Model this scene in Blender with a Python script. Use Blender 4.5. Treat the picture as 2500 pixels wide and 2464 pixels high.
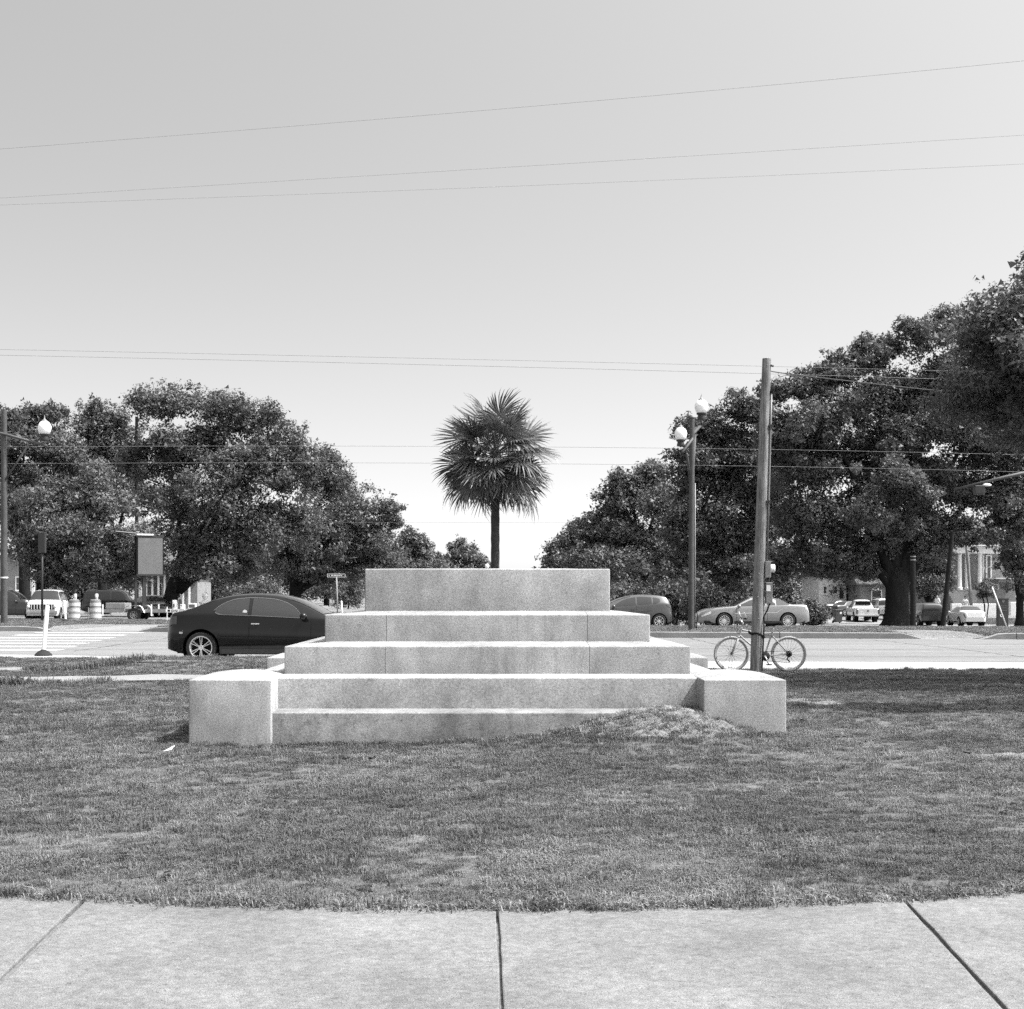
import bpy, bmesh, math, random
import numpy as np
from mathutils import Vector, Matrix

for o in list(bpy.data.objects):
    bpy.data.objects.remove(o, do_unlink=True)
SC = bpy.context.scene
COL = SC.collection
R = math.radians
rng = np.random.default_rng(7)
random.seed(7)

# ------------------------------------------------------------------ camera, sky, sun, exposure
EYE = 1.42            # camera height
F = 3571.0            # focal length in photograph pixels (2500 wide)
CX, HY = 1190.0, 1452.0   # vanishing point / horizon in photograph pixels
cam_d = bpy.data.cameras.new('camera')
cam = bpy.data.objects.new('camera', cam_d); COL.objects.link(cam)
cam.location = (0, 0, EYE); cam.rotation_euler = (R(90), 0, 0)
cam_d.sensor_width = 36.0; cam_d.lens = F / 2500 * 36
cam_d.shift_x = (1250 - CX) / 2500; cam_d.shift_y = (HY - 1232) / 2500
cam_d.clip_start = 0.1; cam_d.clip_end = 6000
SC.camera = cam

SUN_DIR = Vector((0.53, -0.11, 0.83)).normalized()      # towards the sun
elev = math.asin(SUN_DIR.z); azim = math.atan2(SUN_DIR.x, SUN_DIR.y)
world = bpy.data.worlds.new('World'); SC.world = world; world.use_nodes = True
wn = world.node_tree.nodes; wl = world.node_tree.links
bg = wn['Background']
sky = wn.new('ShaderNodeTexSky'); sky.sky_type = 'NISHITA'; sky.sun_disc = False
sky.sun_elevation = elev; sky.sun_rotation = azim
sky.air_density = 1.0; sky.dust_density = 0.8; sky.ozone_density = 1.0
sep = wn.new('ShaderNodeSeparateColor')                    # panchromatic film: a weighted grey of the sky's colour
wl.new(sky.outputs[0], sep.inputs[0])
def wmul(sock, v):
    n = wn.new('ShaderNodeMath'); n.operation = 'MULTIPLY'; wl.new(sock, n.inputs[0]); n.inputs[1].default_value = v; return n.outputs[0]
def wadd(a, b):
    n = wn.new('ShaderNodeMath'); n.operation = 'ADD'; wl.new(a, n.inputs[0]); wl.new(b, n.inputs[1]); return n.outputs[0]
grey = wadd(wadd(wmul(sep.outputs[0], 0.72), wmul(sep.outputs[1], 0.28)), wmul(sep.outputs[2], 0.0))
# summer haze: aerosols scatter the sun forward, so the whole sky brightens smoothly towards the sun
def wm(op, x, y=None):
    n = wn.new('ShaderNodeMath'); n.operation = op
    for i, v in enumerate((x, y)):
        if v is None: continue
        if isinstance(v, (int, float)): n.inputs[i].default_value = v
        else: wl.new(v, n.inputs[i])
    return n.outputs[0]
tc = wn.new('ShaderNodeTexCoord'); dt = wn.new('ShaderNodeVectorMath'); dt.operation = 'DOT_PRODUCT'
wl.new(tc.outputs['Generated'], dt.inputs[0]); dt.inputs[1].default_value = SUN_DIR
HG = .65
hg = wm('DIVIDE', 1 - HG * HG, wm('POWER', wm('SUBTRACT', 1 + HG * HG, wm('MULTIPLY', dt.outputs['Value'], 2 * HG)), 1.5))
grey = wm('ADD', wm('MULTIPLY', grey, .64), wm('MULTIPLY', hg, 2.75))
wl.new(grey, bg.inputs[0])
bg.inputs[1].default_value = 0.15

sun_d = bpy.data.lights.new('sun', 'SUN'); sun_d.energy = 4.9; sun_d.angle = R(0.53); sun_d.color = (1, 1, 1)
sun = bpy.data.objects.new('sun', sun_d); COL.objects.link(sun)
sun.rotation_euler = SUN_DIR.to_track_quat('Z', 'Y').to_euler(); sun.location = (30, -8, 60)

SC.render.engine = 'CYCLES'
SC.view_settings.view_transform = 'Standard'; SC.view_settings.look = 'None'
SC.view_settings.exposure = 0.8; SC.view_settings.gamma = 1.0; SC.view_settings.use_curve_mapping = False
SC.cycles.use_adaptive_sampling = True; SC.cycles.adaptive_threshold = .035
SC.cycles.use_denoising = False      # the photograph is grainy film
SC.cycles.max_bounces = 6; SC.cycles.diffuse_bounces = 3; SC.cycles.glossy_bounces = 3; SC.cycles.transparent_max_bounces = 4

# ------------------------------------------------------------------ helpers
def P(px, py, d):                      # a photograph pixel at distance d as a world point
    return Vector(((px - CX) / F * d, d, EYE - (py - HY) / F * d))
def PX(px, d): return (px - CX) / F * d
def PZ(py, d): return EYE - (py - HY) / F * d
def sstep(a, b, x):
    t = np.clip((x - a) / (b - a), 0, 1); return t * t * (3 - 2 * t)

class MB:
    def __init__(s): s.v = []; s.f = []
    def add(s, vs, fs):
        b = len(s.v); s.v += [tuple(v) for v in vs]; s.f += [tuple(i + b for i in f) for f in fs]; return s
    def box(s, c, size, rot=None):
        hx, hy, hz = size[0] / 2, size[1] / 2, size[2] / 2
        vs = [Vector((sx * hx, sy * hy, sz * hz)) for sz in (-1, 1) for sy in (-1, 1) for sx in (-1, 1)]
        if rot is not None: vs = [rot @ v for v in vs]
        vs = [v + Vector(c) for v in vs]
        return s.add(vs, [(0, 2, 3, 1), (4, 5, 7, 6), (0, 1, 5, 4), (2, 6, 7, 3), (0, 4, 6, 2), (1, 3, 7, 5)])
    def bbox(s, x0, x1, y0, y1, z0, z1):
        return s.box(((x0 + x1) / 2, (y0 + y1) / 2, (z0 + z1) / 2), (x1 - x0, y1 - y0, z1 - z0))
    def tube(s, path, rad, seg=10, caps=True):
        path = [Vector(p) for p in path]; n = len(path)
        rad = [rad] * n if np.isscalar(rad) else list(rad)
        vs = []; up = None
        for i, p in enumerate(path):
            t = (path[min(i + 1, n - 1)] - path[max(i - 1, 0)])
            t = t.normalized() if t.length > 1e-9 else Vector((0, 0, 1))
            if up is None:
                up = Vector((0, 0, 1)) if abs(t.z) < .9 else Vector((1, 0, 0))
            a = t.cross(up)
            if a.length < 1e-6: a = t.cross(Vector((0, 1, 0)))
            a.normalize(); b = a.cross(t).normalized(); up = b
            for k in range(seg):
                w = 2 * math.pi * k / seg
                vs.append(p + rad[i] * (math.cos(w) * a + math.sin(w) * b))
        fs = [(i * seg + k, i * seg + (k + 1) % seg, (i + 1) * seg + (k + 1) % seg, (i + 1) * seg + k) for i in range(n - 1) for k in range(seg)]
        if caps: fs += [tuple(range(seg))[::-1], tuple((n - 1) * seg + k for k in range(seg))]
        return s.add(vs, fs)
    def lathe(s, prof, seg=24, M=None, cap=True):      # prof: (radius, z)
        vs = []; n = len(prof)
        for r, z in prof:
            for k in range(seg):
                w = 2 * math.pi * k / seg
                v = Vector((r * math.cos(w), r * math.sin(w), z)); vs.append(M @ v if M is not None else v)
        fs = [(i * seg + k, i * seg + (k + 1) % seg, (i + 1) * seg + (k + 1) % seg, (i + 1) * seg + k) for i in range(n - 1) for k in range(seg)]
        if cap: fs += [tuple(range(seg))[::-1], tuple((n - 1) * seg + k for k in range(seg))]
        return s.add(vs, fs)
    def prism(s, poly, z0, z1):                        # poly: list of (x, y)
        n = len(poly)
        vs = [(x, y, z0) for x, y in poly] + [(x, y, z1) for x, y in poly]
        return s.add(vs, [tuple(range(n))[::-1], tuple(range(n, 2 * n))] + [(i, (i + 1) % n, n + (i + 1) % n, n + i) for i in range(n)])
    def grid(s, pts):                                  # pts [i][j] -> vector
        ni, nj = len(pts), len(pts[0])
        return s.add([p for row in pts for p in row],
                     [(i * nj + j, (i + 1) * nj + j, (i + 1) * nj + j + 1, i * nj + j + 1) for i in range(ni - 1) for j in range(nj - 1)])
    def build(s, name, mat, parent=None, smooth=False, bevel=0, angle=None, segs=2):
        me = bpy.data.meshes.new(name); me.from_pydata(s.v, [], s.f); me.update()
        bm = bmesh.new(); bm.from_mesh(me)
        bmesh.ops.recalc_face_normals(bm, faces=bm.faces)
        if bevel:
            bmesh.ops.remove_doubles(bm, verts=bm.verts, dist=1e-5)
            bmesh.ops.bevel(bm, geom=[e for e in bm.edges if len(e.link_faces) == 2 and e.calc_face_angle(0) > .5], offset=bevel, segments=segs, affect='EDGES', profile=.5)
        bm.to_mesh(me); bm.free()
        if smooth:
            me.polygons.foreach_set('use_smooth', [True] * len(me.polygons))
            if angle is not None: me.set_sharp_from_angle(angle=R(angle))
        return link(name, me, mat, parent)
def link(name, me, mat, parent=None):
    if mat is not None and not me.materials: me.materials.append(mat)
    o = bpy.data.objects.new(name, me); COL.objects.link(o)
    if parent is not None: o.parent = parent
    return o
def tag(o, label=None, cat=None, group=None, kind=None):
    if label: o['label'] = label
    if cat: o['category'] = cat
    if group: o['group'] = group
    if kind: o['kind'] = kind
    return o
def thing(name, label, cat, loc=(0, 0, 0), rz=0, group=None):
    o = bpy.data.objects.new(name, None); COL.objects.link(o); o.empty_display_size = .2
    o.location = loc; o.rotation_euler = (0, 0, rz)
    return tag(o, label, cat, group)
def copy_tree(o, parent=None):
    c = o.copy(); COL.objects.link(c); c.parent = parent
    for ch in list(o.children): copy_tree(ch, c)
    return c
def np_mesh(name, V, Fq, mat, parent=None, smooth=False):
    me = bpy.data.meshes.new(name)
    k = Fq.shape[1]
    me.vertices.add(len(V)); me.vertices.foreach_set('co', np.ascontiguousarray(V, dtype=np.float32).ravel())
    me.loops.add(Fq.size); me.loops.foreach_set('vertex_index', np.ascontiguousarray(Fq, dtype=np.int32).ravel())
    me.polygons.add(len(Fq)); me.polygons.foreach_set('loop_start', np.arange(0, Fq.size, k, dtype=np.int32))
    me.update(calc_edges=True); me.validate()
    if smooth: me.polygons.foreach_set('use_smooth', [True] * len(me.polygons))
    return link(name, me, mat, parent)

# ------------------------------------------------------------------ materials (all greys: the photograph is black and white)
def mat(name, v, rough=.8, spec=.3, metal=0., noise=None, noise2=None, noise3=None, bump=None, coat=0., trans=0., rnd=0., speck=None, streak=0.):
    """v grey albedo; noise/noise2 = (scale, amount[, detail, (sx,sy,sz)]) multiply albedo; bump = (scale, strength, distance)"""
    m = bpy.data.materials.new(name); m.use_nodes = True
    N = m.node_tree.nodes; L = m.node_tree.links; b = N['Principled BSDF']
    b.inputs['Roughness'].default_value = rough; b.inputs['Specular IOR Level'].default_value = spec
    b.inputs['Metallic'].default_value = metal; b.inputs['Coat Weight'].default_value = coat
    b.inputs['Coat Roughness'].default_value = .04
    geo = N.new('ShaderNodeNewGeometry')
    val = N.new('ShaderNodeValue'); val.outputs[0].default_value = v; cur = val.outputs[0]
    def tex(scale, detail, stretch):
        t = N.new('ShaderNodeTexNoise'); t.inputs['Scale'].default_value = scale; t.inputs['Detail'].default_value = detail; t.inputs['Roughness'].default_value = .6
        mp = N.new('ShaderNodeMapping'); mp.inputs['Scale'].default_value = stretch
        L.new(geo.outputs['Position'], mp.inputs['Vector']); L.new(mp.outputs[0], t.inputs['Vector']); return t.outputs['Fac']
    for nz in (noise, noise2, noise3):
        if not nz: continue
        t = tex(nz[0], nz[2] if len(nz) > 2 else 5, nz[3] if len(nz) > 3 else (1, 1, 1))
        mr = N.new('ShaderNodeMapRange'); mr.inputs['From Min'].default_value = .28; mr.inputs['From Max'].default_value = .72
        mr.inputs['To Min'].default_value = 1 - nz[1]; mr.inputs['To Max'].default_value = 1 + nz[1]
        L.new(t, mr.inputs['Value'])
        mu = N.new('ShaderNodeMath'); mu.operation = 'MULTIPLY'; L.new(cur, mu.inputs[0]); L.new(mr.outputs[0], mu.inputs[1]); cur = mu.outputs[0]
    if streak:                    # patchy rain streaks: fine vertical bands that only show inside broad blotches
        def step(sock, lo, hi):
            s_ = N.new('ShaderNodeMapRange'); s_.interpolation_type = 'SMOOTHSTEP'; s_.inputs['From Min'].default_value = lo; s_.inputs['From Max'].default_value = hi; L.new(sock, s_.inputs['Value']); return s_.outputs[0]
        pm = N.new('ShaderNodeMath'); pm.operation = 'MULTIPLY'; L.new(step(tex(5, 5, (2.2, 2.2, .22)), .47, .66), pm.inputs[0]); L.new(step(tex(1.1, 4, (1, 1, 1)), .48, .62), pm.inputs[1])
        iv = N.new('ShaderNodeMath'); iv.operation = 'MULTIPLY_ADD'; L.new(pm.outputs[0], iv.inputs[0]); iv.inputs[1].default_value = -streak; iv.inputs[2].default_value = 1.0
        mu = N.new('ShaderNodeMath'); mu.operation = 'MULTIPLY'; L.new(cur, mu.inputs[0]); L.new(iv.outputs[0], mu.inputs[1]); cur = mu.outputs[0]
    if speck:                     # sparse darker flecks and pits
        t = tex(speck[0], 3, (1, 1, 1)); mr = N.new('ShaderNodeMapRange'); mr.interpolation_type = 'SMOOTHSTEP'
        mr.inputs['From Min'].default_value = speck[1]; mr.inputs['From Max'].default_value = speck[1] + .06; mr.inputs['To Min'].default_value = 1; mr.inputs['To Max'].default_value = 1 - speck[2]
        L.new(t, mr.inputs['Value']); mu = N.new('ShaderNodeMath'); mu.operation = 'MULTIPLY'; L.new(cur, mu.inputs[0]); L.new(mr.outputs[0], mu.inputs[1]); cur = mu.outputs[0]
    if rnd:
        oi = N.new('ShaderNodeObjectInfo'); mr = N.new('ShaderNodeMapRange')
        mr.inputs['To Min'].default_value = 1 - rnd; mr.inputs['To Max'].default_value = 1 + rnd
        L.new(oi.outputs['Random'], mr.inputs['Value'])
        mu = N.new('ShaderNodeMath'); mu.operation = 'MULTIPLY'; L.new(cur, mu.inputs[0]); L.new(mr.outputs[0], mu.inputs[1]); cur = mu.outputs[0]
    L.new(cur, b.inputs['Base Color'])
    if bump:
        t = tex(bump[0], 6, (1, 1, 1)); bn = N.new('ShaderNodeBump')
        bn.inputs['Strength'].default_value = bump[1]; bn.inputs['Distance'].default_value = bump[2]
        L.new(t, bn.inputs['Height']); L.new(bn.outputs[0], b.inputs['Normal'])
    if trans:
        tr = N.new('ShaderNodeBsdfTranslucent'); mx = N.new('ShaderNodeMixShader'); mx.inputs[0].default_value = trans
        L.new(cur, tr.inputs['Color']); L.new(b.outputs[0], mx.inputs[1]); L.new(tr.outputs[0], mx.inputs[2])
        L.new(mx.outputs[0], N['Material Output'].inputs['Surface'])
    return m
M = {}
M['stone'] = mat('granite_stone', .255, .85, .2, noise=(.9, .34, 8, (1, 1, .75)), noise2=(62, .32, 3), noise3=(5, .20, 7, (1, 1, .7)), bump=(80, .5, .004), rnd=.08, speck=(22, .63, .25), streak=.20)
M['stone_dirty'] = mat('granite_stone_weathered', .20, .88, .2, noise=(1.4, .38, 8, (1, 1, .7)), noise2=(62, .32, 3), noise3=(5, .26, 7), bump=(80, .5, .004), speck=(18, .60, .28), streak=.20)
M['slab'] = mat('sidewalk_concrete', .138, .9, .2, noise=(1.3, .26, 9, (1, .85, 1)), noise2=(190, .55, 2), noise3=(26, .28, 6), bump=(160, .6, .003), rnd=.04, speck=(55, .62, .40))
M['joint'] = mat('dirt', .13, .95, .1, noise=(30, .4))
M['drysoil'] = mat('dry_soil', .15, .95, .1, noise=(9, .35, 6), noise2=(50, .45, 5), bump=(35, .9, .03))
M['band'] = mat('reflective_band', .42, .6, .3)
M['earth'] = mat('lawn_soil', .10, .95, .1, noise=(.8, .3, 6), noise2=(30, .5, 4), bump=(40, .6, .03))
M['turf'] = mat('far_turf', .16, .95, .1, noise=(.5, .22, 6), noise2=(9, .5, 6), bump=(18, .8, .06))
M['blade'] = mat('grass_blade', .118, .6, .25, noise=(.8, .26, 5), noise2=(4.5, .26, 4), trans=.3, rnd=.22)
M['dryblade'] = mat('dry_grass_blade', .21, .7, .2, trans=.3, rnd=.3)
M['heapstraw'] = mat('pale_dead_grass', .24, .8, .2, trans=.25, rnd=.35)
M['asphalt'] = mat('asphalt', .15, .9, .2, noise=(.5, .22, 7, (.15, 1.6, 1)), noise2=(18, .22, 6), noise3=(2.5, .12, 6), bump=(60, .3, .006))
M['concrete'] = mat('road_concrete', .19, .9, .2, noise=(.8, .12, 6), noise2=(40, .15, 5))
M['gutter'] = mat('gutter_concrete', .29, .9, .2, noise=(.8, .12, 6), noise2=(40, .15, 5))
M['kerb'] = mat('kerb_concrete', .22, .9, .2, noise=(1.5, .2, 6), noise2=(60, .2))
M['paint'] = mat('road_paint', .62, .7, .3, noise=(6, .2, 6))
M['leaf'] = mat('oak_leaf', .092, .5, .35, trans=.28, noise=(.35, .42, 4), noise2=(1.6, .25, 3))
M['leaf2'] = mat('pale_leaf', .098, .52, .35, trans=.22, noise=(.35, .4, 4), noise2=(1.6, .25, 3))
M['leaffar'] = mat('far_leaf', .10, .5, .4, trans=.2, noise=(.3, .2, 4))
M['bark'] = mat('bark', .018, .95, .1, noise=(3, .35, 6, (3, 3, .6)), bump=(9, .8, .05))
M['frond'] = mat('palm_frond', .095, .45, .45, trans=.18, rnd=.3)
M['deadfrond'] = mat('dry_palm_frond', .075, .8, .2, trans=.1, rnd=.35)
M['palmbark'] = mat('palm_bark', .05, .95, .1, noise=(10, .35, 6, (1, 1, 2.5)), bump=(25, .9, .03))
M['wood'] = mat('weathered_pole_wood', .185, .9, .15, noise=(5, .38, 6, (5, 5, .22)), noise2=(45, .40, 4, (1, 1, .10)), noise3=(2.0, .25, 4), bump=(50, .5, .005))
M['polepaint'] = mat('dark_pole_steel', .05, .6, .4, noise=(4, .25, 5))
M['darkmetal'] = mat('dark_metal', .018, .5, .5)
M['steel'] = mat('grey_steel', .17, .5, .5, noise=(5, .2))
M['chrome'] = mat('bright_metal', .6, .28, .5, metal=.85)
M['alloy'] = mat('alloy_rim', .55, .35, .5, metal=.55)
M['rubber'] = mat('rubber', .022, .85, .2)
M['black'] = mat('matt_black', .012, .9, .1)
M['carglass'] = mat('tinted_glass', .022, .05, .5)
M['glasspale'] = mat('window_glass', .06, .06, .5)
M['globe'] = mat('milk_glass_globe', .80, .25, .5)
M['white'] = mat('white_plastic', .72, .5, .4)
M['whitewall'] = mat('white_paint_wall', .62, .8, .2, noise=(2, .08))
M['greywall'] = mat('render_wall', .20, .9, .2, noise=(1.5, .15))
M['roof'] = mat('roof_shingle', .09, .9, .2, noise=(8, .3))
M['coupe'] = mat('black_car_paint', .005, .22, .2, coat=.45)
M['dkpaint'] = mat('dark_car_paint', .010, .3, .5, coat=.8)
M['greypaint'] = mat('grey_car_paint', .045, .32, .5, metal=.3, coat=.8)
M['silver'] = mat('silver_car_paint', .19, .34, .5, metal=.35, coat=.7)
M['whitepaint'] = mat('white_car_paint', .46, .35, .5, coat=.6)
M['lens'] = mat('clear_lamp_lens', .45, .12, .6)
M['darklens'] = mat('dark_lamp_lens', .05, .12, .6)
M['trimdark'] = mat('dark_trim', .07, .35, .5)
M['softtop'] = mat('soft_top_fabric', .09, .9, .2)
M['barrel'] = mat('barrel_plastic', .16, .55, .3)
M['bike'] = mat('bicycle_paint', .33, .4, .5, noise=(20, .25))
M['biketyre'] = mat('dusty_tyre', .30, .9, .2, noise=(40, .25))
M['signback'] = mat('sign_back_aluminium', .11, .6, .3, noise=(3, .12))
M['skin'] = mat('skin', .22, .6, .3)
M['hair'] = mat('hair', .03, .7, .3)
M['shirt'] = mat('white_shirt', .70, .9, .1)
M['trousers'] = mat('dark_trousers', .06, .9, .1)
M['wire'] = mat('wire', .18, .6, .3)
M['litter'] = mat('white_paper', .7, .8, .2)

# ------------------------------------------------------------------ terrain functions
KERB = [(-60, 64), (-30, 58.5), (-19, 56.8), (-13, 56.0), (-8, 53.5), (-2, 49.8), (3, 48.5), (17, 46.4), (40, 43.2), (70, 39)]
KX = np.array([p[0] for p in KERB]); KY = np.array([p[1] for p in KERB])
def kerb_y(x): return np.interp(x, KX, KY)
FAR = [(-60, 84), (-20, 74.0), (-14, 73.0), (-9, 66), (-4, 61.5), (0, 59.5), (20, 57.0), (70, 50)]
FX = np.array([p[0] for p in FAR]); FY = np.array([p[1] for p in FAR])
def far_y(x): return np.interp(x, FX, FY)
NEAR = [(-60, 38), (-30, 35), (-11, 33.3), (-8.6, 32.4), (-7.3, 30.6), (-6.2, 29.6), (-3, 29.0), (0, 28.7), (10, 27.8), (30, 26), (60, 23)]
NX = np.array([p[0] for p in NEAR]); NY = np.array([p[1] for p in NEAR])
def near_y(x): return np.interp(x, NX, NY)
RAMPS = [(-16.9, -13.3), (14.0, 15.7)]
def ramp(x):
    x = np.asarray(x, float); r = np.zeros_like(x)
    for a, b in RAMPS: r = np.maximum(r, sstep(a - .7, a, x) * (1 - sstep(b, b + .7, x)))
    return r
def dip(x, y):             # the street on the right lies lower
    z = np.interp(y, [58, 66, 80, 108, 123, 150, 6000], [0, -.04, -.30, -.90, -.62, -.62, -.62])
    return z * sstep(3, 9, np.asarray(x, float))
def island_z(x, y):
    k = np.asarray(y) - kerb_y(x)
    return .17 * (1 - ramp(x) * np.clip(1 - k / 2.2, 0, 1))
def lawn_z(x, y):
    x = np.asarray(x, float); y = np.asarray(y, float)
    z = .02 * np.sin(x * .9 + .3 * y) * np.cos(y * .7 - .4 * x) * sstep(7.2, 9, y)
    z = z + .012 * np.sin(x * 3.1 + y) * np.cos(y * 2.7 - 1.3 * x) * sstep(7.2, 8.5, y)
    ex = np.where(x < 1.72, .95, .62)
    z = z - .028 * np.exp(-((y - 13.8) / .7) ** 2) * (1 - sstep(.2, .9, x) * (1 - sstep(2.7, 3.4, x)))
    z = z + .30 * np.exp(-((x - 1.72) / ex) ** 2 - ((y - 14.02) / .50) ** 2)          # heap against the steps
    z = z + .07 * np.exp(-((x - 2.6) / .7) ** 2 - ((y - 13.8) / .6) ** 2)
    z = z + .17 * sstep(-7.9, -6.6, x) * (1 - sstep(-1.5, 3, x)) * sstep(24.5, 27.6, y)   # berm along the road
    e = near_y(x) - y
    return z * 1.0 - .05 * (1 - sstep(0, .35, e))
SW_C, SW_R = 15.02, 8.5      # circular front edge of the lawn
def walk_edge(x):
    x = np.asarray(x, float)
    return SW_C - np.sqrt(np.maximum(SW_R ** 2 - x ** 2, 4.0))
# concrete strips crossing the lawn on the left: list of (x, y0, y1)
STRIP_A = [(-14, 21.8, 24.9), (-9, 22.2, 24.9), (-7.5, 22.5, 24.95), (-6.5, 23.1, 25.0), (-5.5, 23.6, 25.1), (-4.7, 24.0, 25.2), (-3.2, 24.6, 25.4)]
STRIP_B = [(-14, 26.7, 28.3), (-9.5, 26.9, 28.2), (-8.2, 27.1, 28.1), (-7.2, 27.1, 27.6), (-6.6, 27.15, 27.5), (-6.0, 27.1, 27.4), (-5.2, 27.2, 27.3)]
def in_strip(x, y, st):
    a = np.array(st); return (x > a[0, 0]) & (x < a[-1, 0]) & (y > np.interp(x, a[:, 0], a[:, 1])) & (y < np.interp(x, a[:, 0], a[:, 2]))

# ------------------------------------------------------------------ ground, road, kerbs
def height_grid(name, xs, yfun, vs, zfun, material, kind='structure', parent=None):
    X = np.repeat(np.asarray(xs, float)[None, :], len(vs), 0)
    y0, y1 = yfun(X[0]); V = np.asarray(vs)[:, None]
    Y = y0[None, :] + V * (y1 - y0)[None, :]
    Z = zfun(X, Y); n, m = X.shape
    idx = np.arange(n * m).reshape(n, m)
    q = np.stack([idx[:-1, :-1], idx[:-1, 1:], idx[1:, 1:], idx[1:, :-1]], -1).reshape(-1, 4)
    o = np_mesh(name, np.stack([X, Y, Z], -1).reshape(-1, 3), q, material, parent, True)
    if kind: tag(o, kind=kind)
    return o
def multi(*a): return np.unique(np.concatenate([np.linspace(*t) for t in a]))
gx = multi((-3000, -200, 8), (-200, -60, 15), (-60, 60, 121), (60, 200, 15), (200, 3000, 8))
gy = multi((-40, 20, 13), (20, 60, 21), (60, 140, 81), (140, 400, 27), (400, 5000, 12))
height_grid('ground', gx, lambda x: (np.full_like(x, 0.), np.full_like(x, 1.)), gy,
            lambda X, Y: -.06 + dip(X, Y), M['turf'])
lx = multi((-40, -8, 65), (-8, 8, 161), (8, 40, 65))
lv = multi((0, 1, 200))
height_grid('lawn', lx, lambda x: (np.full_like(x, 5.4), near_y(x)), lv, lawn_z, M['earth'])
rx = multi((-60, 60, 121))
road = height_grid('road', rx, lambda x: (near_y(x) - .5, kerb_y(x) + .3), np.linspace(0, 1, 24), lambda X, Y: 0 * X, M['asphalt'])
height_grid('road_gutter', rx, lambda x: (near_y(x) - .3, near_y(x) + np.interp(x, [-60, -9, -6, 60], [1.0, 1.2, 2.6, 3.6])), np.linspace(0, 1, 6), lambda X, Y: 0 * X + .004, M['gutter'])
height_grid('median', multi((-60, 60, 241)), lambda x: (kerb_y(x) + .17, far_y(x)), np.linspace(0, 1, 40), lambda X, Y: island_z(X, Y) - .17 * sstep(-.25, 0, Y - far_y(X)), M['turf'])
def zfar(X, Y): return dip(X, Y) - .02
height_grid('far_street', multi((-60, 70, 131)), lambda x: (far_y(x) - .3, far_y(x) + np.interp(x, [-60, -15, 0, 8, 70], [16, 16, 13, 13, 13])), np.linspace(0, 1, 20), zfar, M['asphalt'])
height_grid('side_street', multi((20, 60, 41)), lambda x: (118 - .95 * (x - 24), 127 - .95 * (x - 24)), np.linspace(0, 1, 24), lambda X, Y: dip(X, Y) - .03, M['concrete'])
# the kerb of the median, stone by stone
kb = tag(bpy.data.objects.new('kerb', None), kind='structure'); COL.objects.link(kb)
x = -44.0; joints = []
while x < 44:
    joints.append(x); x += 5.6 if x < -18 or x > 17.5 else (2.2 if x > 12.5 else 5.1)
for a, b in zip(joints[:-1], joints[1:]):
    xs = np.linspace(a + .012, b - .012, 9)
    sec = []
    for xx in xs:
        y = float(kerb_y(xx)); h = .185 * (1 - float(ramp(xx))) + .012
        sec.append([(xx, y, -.05), (xx, y, h - .02), (xx, y + .02, h), (xx, y + .18, h), (xx, y + .18, -.05)])
    m = MB(); m.grid(sec); m.add(sec[0], [(0, 1, 2, 3, 4)]); m.add(sec[-1], [(4, 3, 2, 1, 0)])
    m.build('kerb_stone', M['kerb'], kb)
# concrete pads at the kerb ramps
height_grid('footpath', multi((-16.6, -9, 30)), lambda x: (kerb_y(x) + .19, kerb_y(x) + np.interp(x, [-16.6, -13.6, -11, -9], [.5, 3.2, 4.6, 6.2])),
            np.linspace(0, 1, 14), lambda X, Y: island_z(X, Y) + .006, M['concrete'])
# zebra bars: children of the road
for i, (d, xr) in enumerate([(54.6, -12.9), (51.2, -12.7), (48.1, -12.35), (45.2, -12.0), (42.6, -11.7), (40.1, -11.35), (37.7, -11.0)]):
    xl = -16.9 + i * .25 - (.6 if i > 2 else 0); h = .62
    m = MB(); sl = -.10
    m.add([(xl, d - h / 2 - sl * 0, .004), (xr, d - h / 2 + sl * (xr - xl) * .3, .004), (xr + .1, d + h / 2 + sl * (xr - xl) * .3, .004), (xl + .2, d + h / 2, .004)], [(0, 1, 2, 3)])
    m.build('painted_bar', M['paint'], road)
# sealed seams and worn tracks along the carriageway: children of the road
M['tar'] = mat('tar_seam', .06, .8, .3, noise=(8, .4))
sr = np.random.default_rng(71)
for f, w_ in ((.30, .05), (.52, .07), (.74, .05)):
    xs = np.linspace(-30, 30, 120); ys = near_y(xs) + f * (kerb_y(xs) - near_y(xs)) + np.cumsum(sr.normal(0, .02, 120)); ww = w_ * sr.uniform(.25, 1.0, 120)
    MB().grid([[(x_, y_ - k / 2, .0045), (x_, y_ + k / 2, .0045)] for x_, y_, k in zip(xs, ys, ww)]).build('tar_seam', M['tar'], road)
for x0 in (-10.4, -1, 6.5, 12.2):
    y0, y1 = float(near_y(x0)) + 3.7, float(kerb_y(x0)); ys = np.linspace(y0, y1, 40); xs = x0 + np.cumsum(sr.normal(0, .035, 40)); ww = .05 * sr.uniform(.2, 1.0, 40)
    MB().grid([[(x_ - k / 2, y_, .0055), (x_ + k / 2, y_, .0055)] for x_, y_, k in zip(xs, ys, ww)]).build('tar_seam', M['tar'], road)
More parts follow.
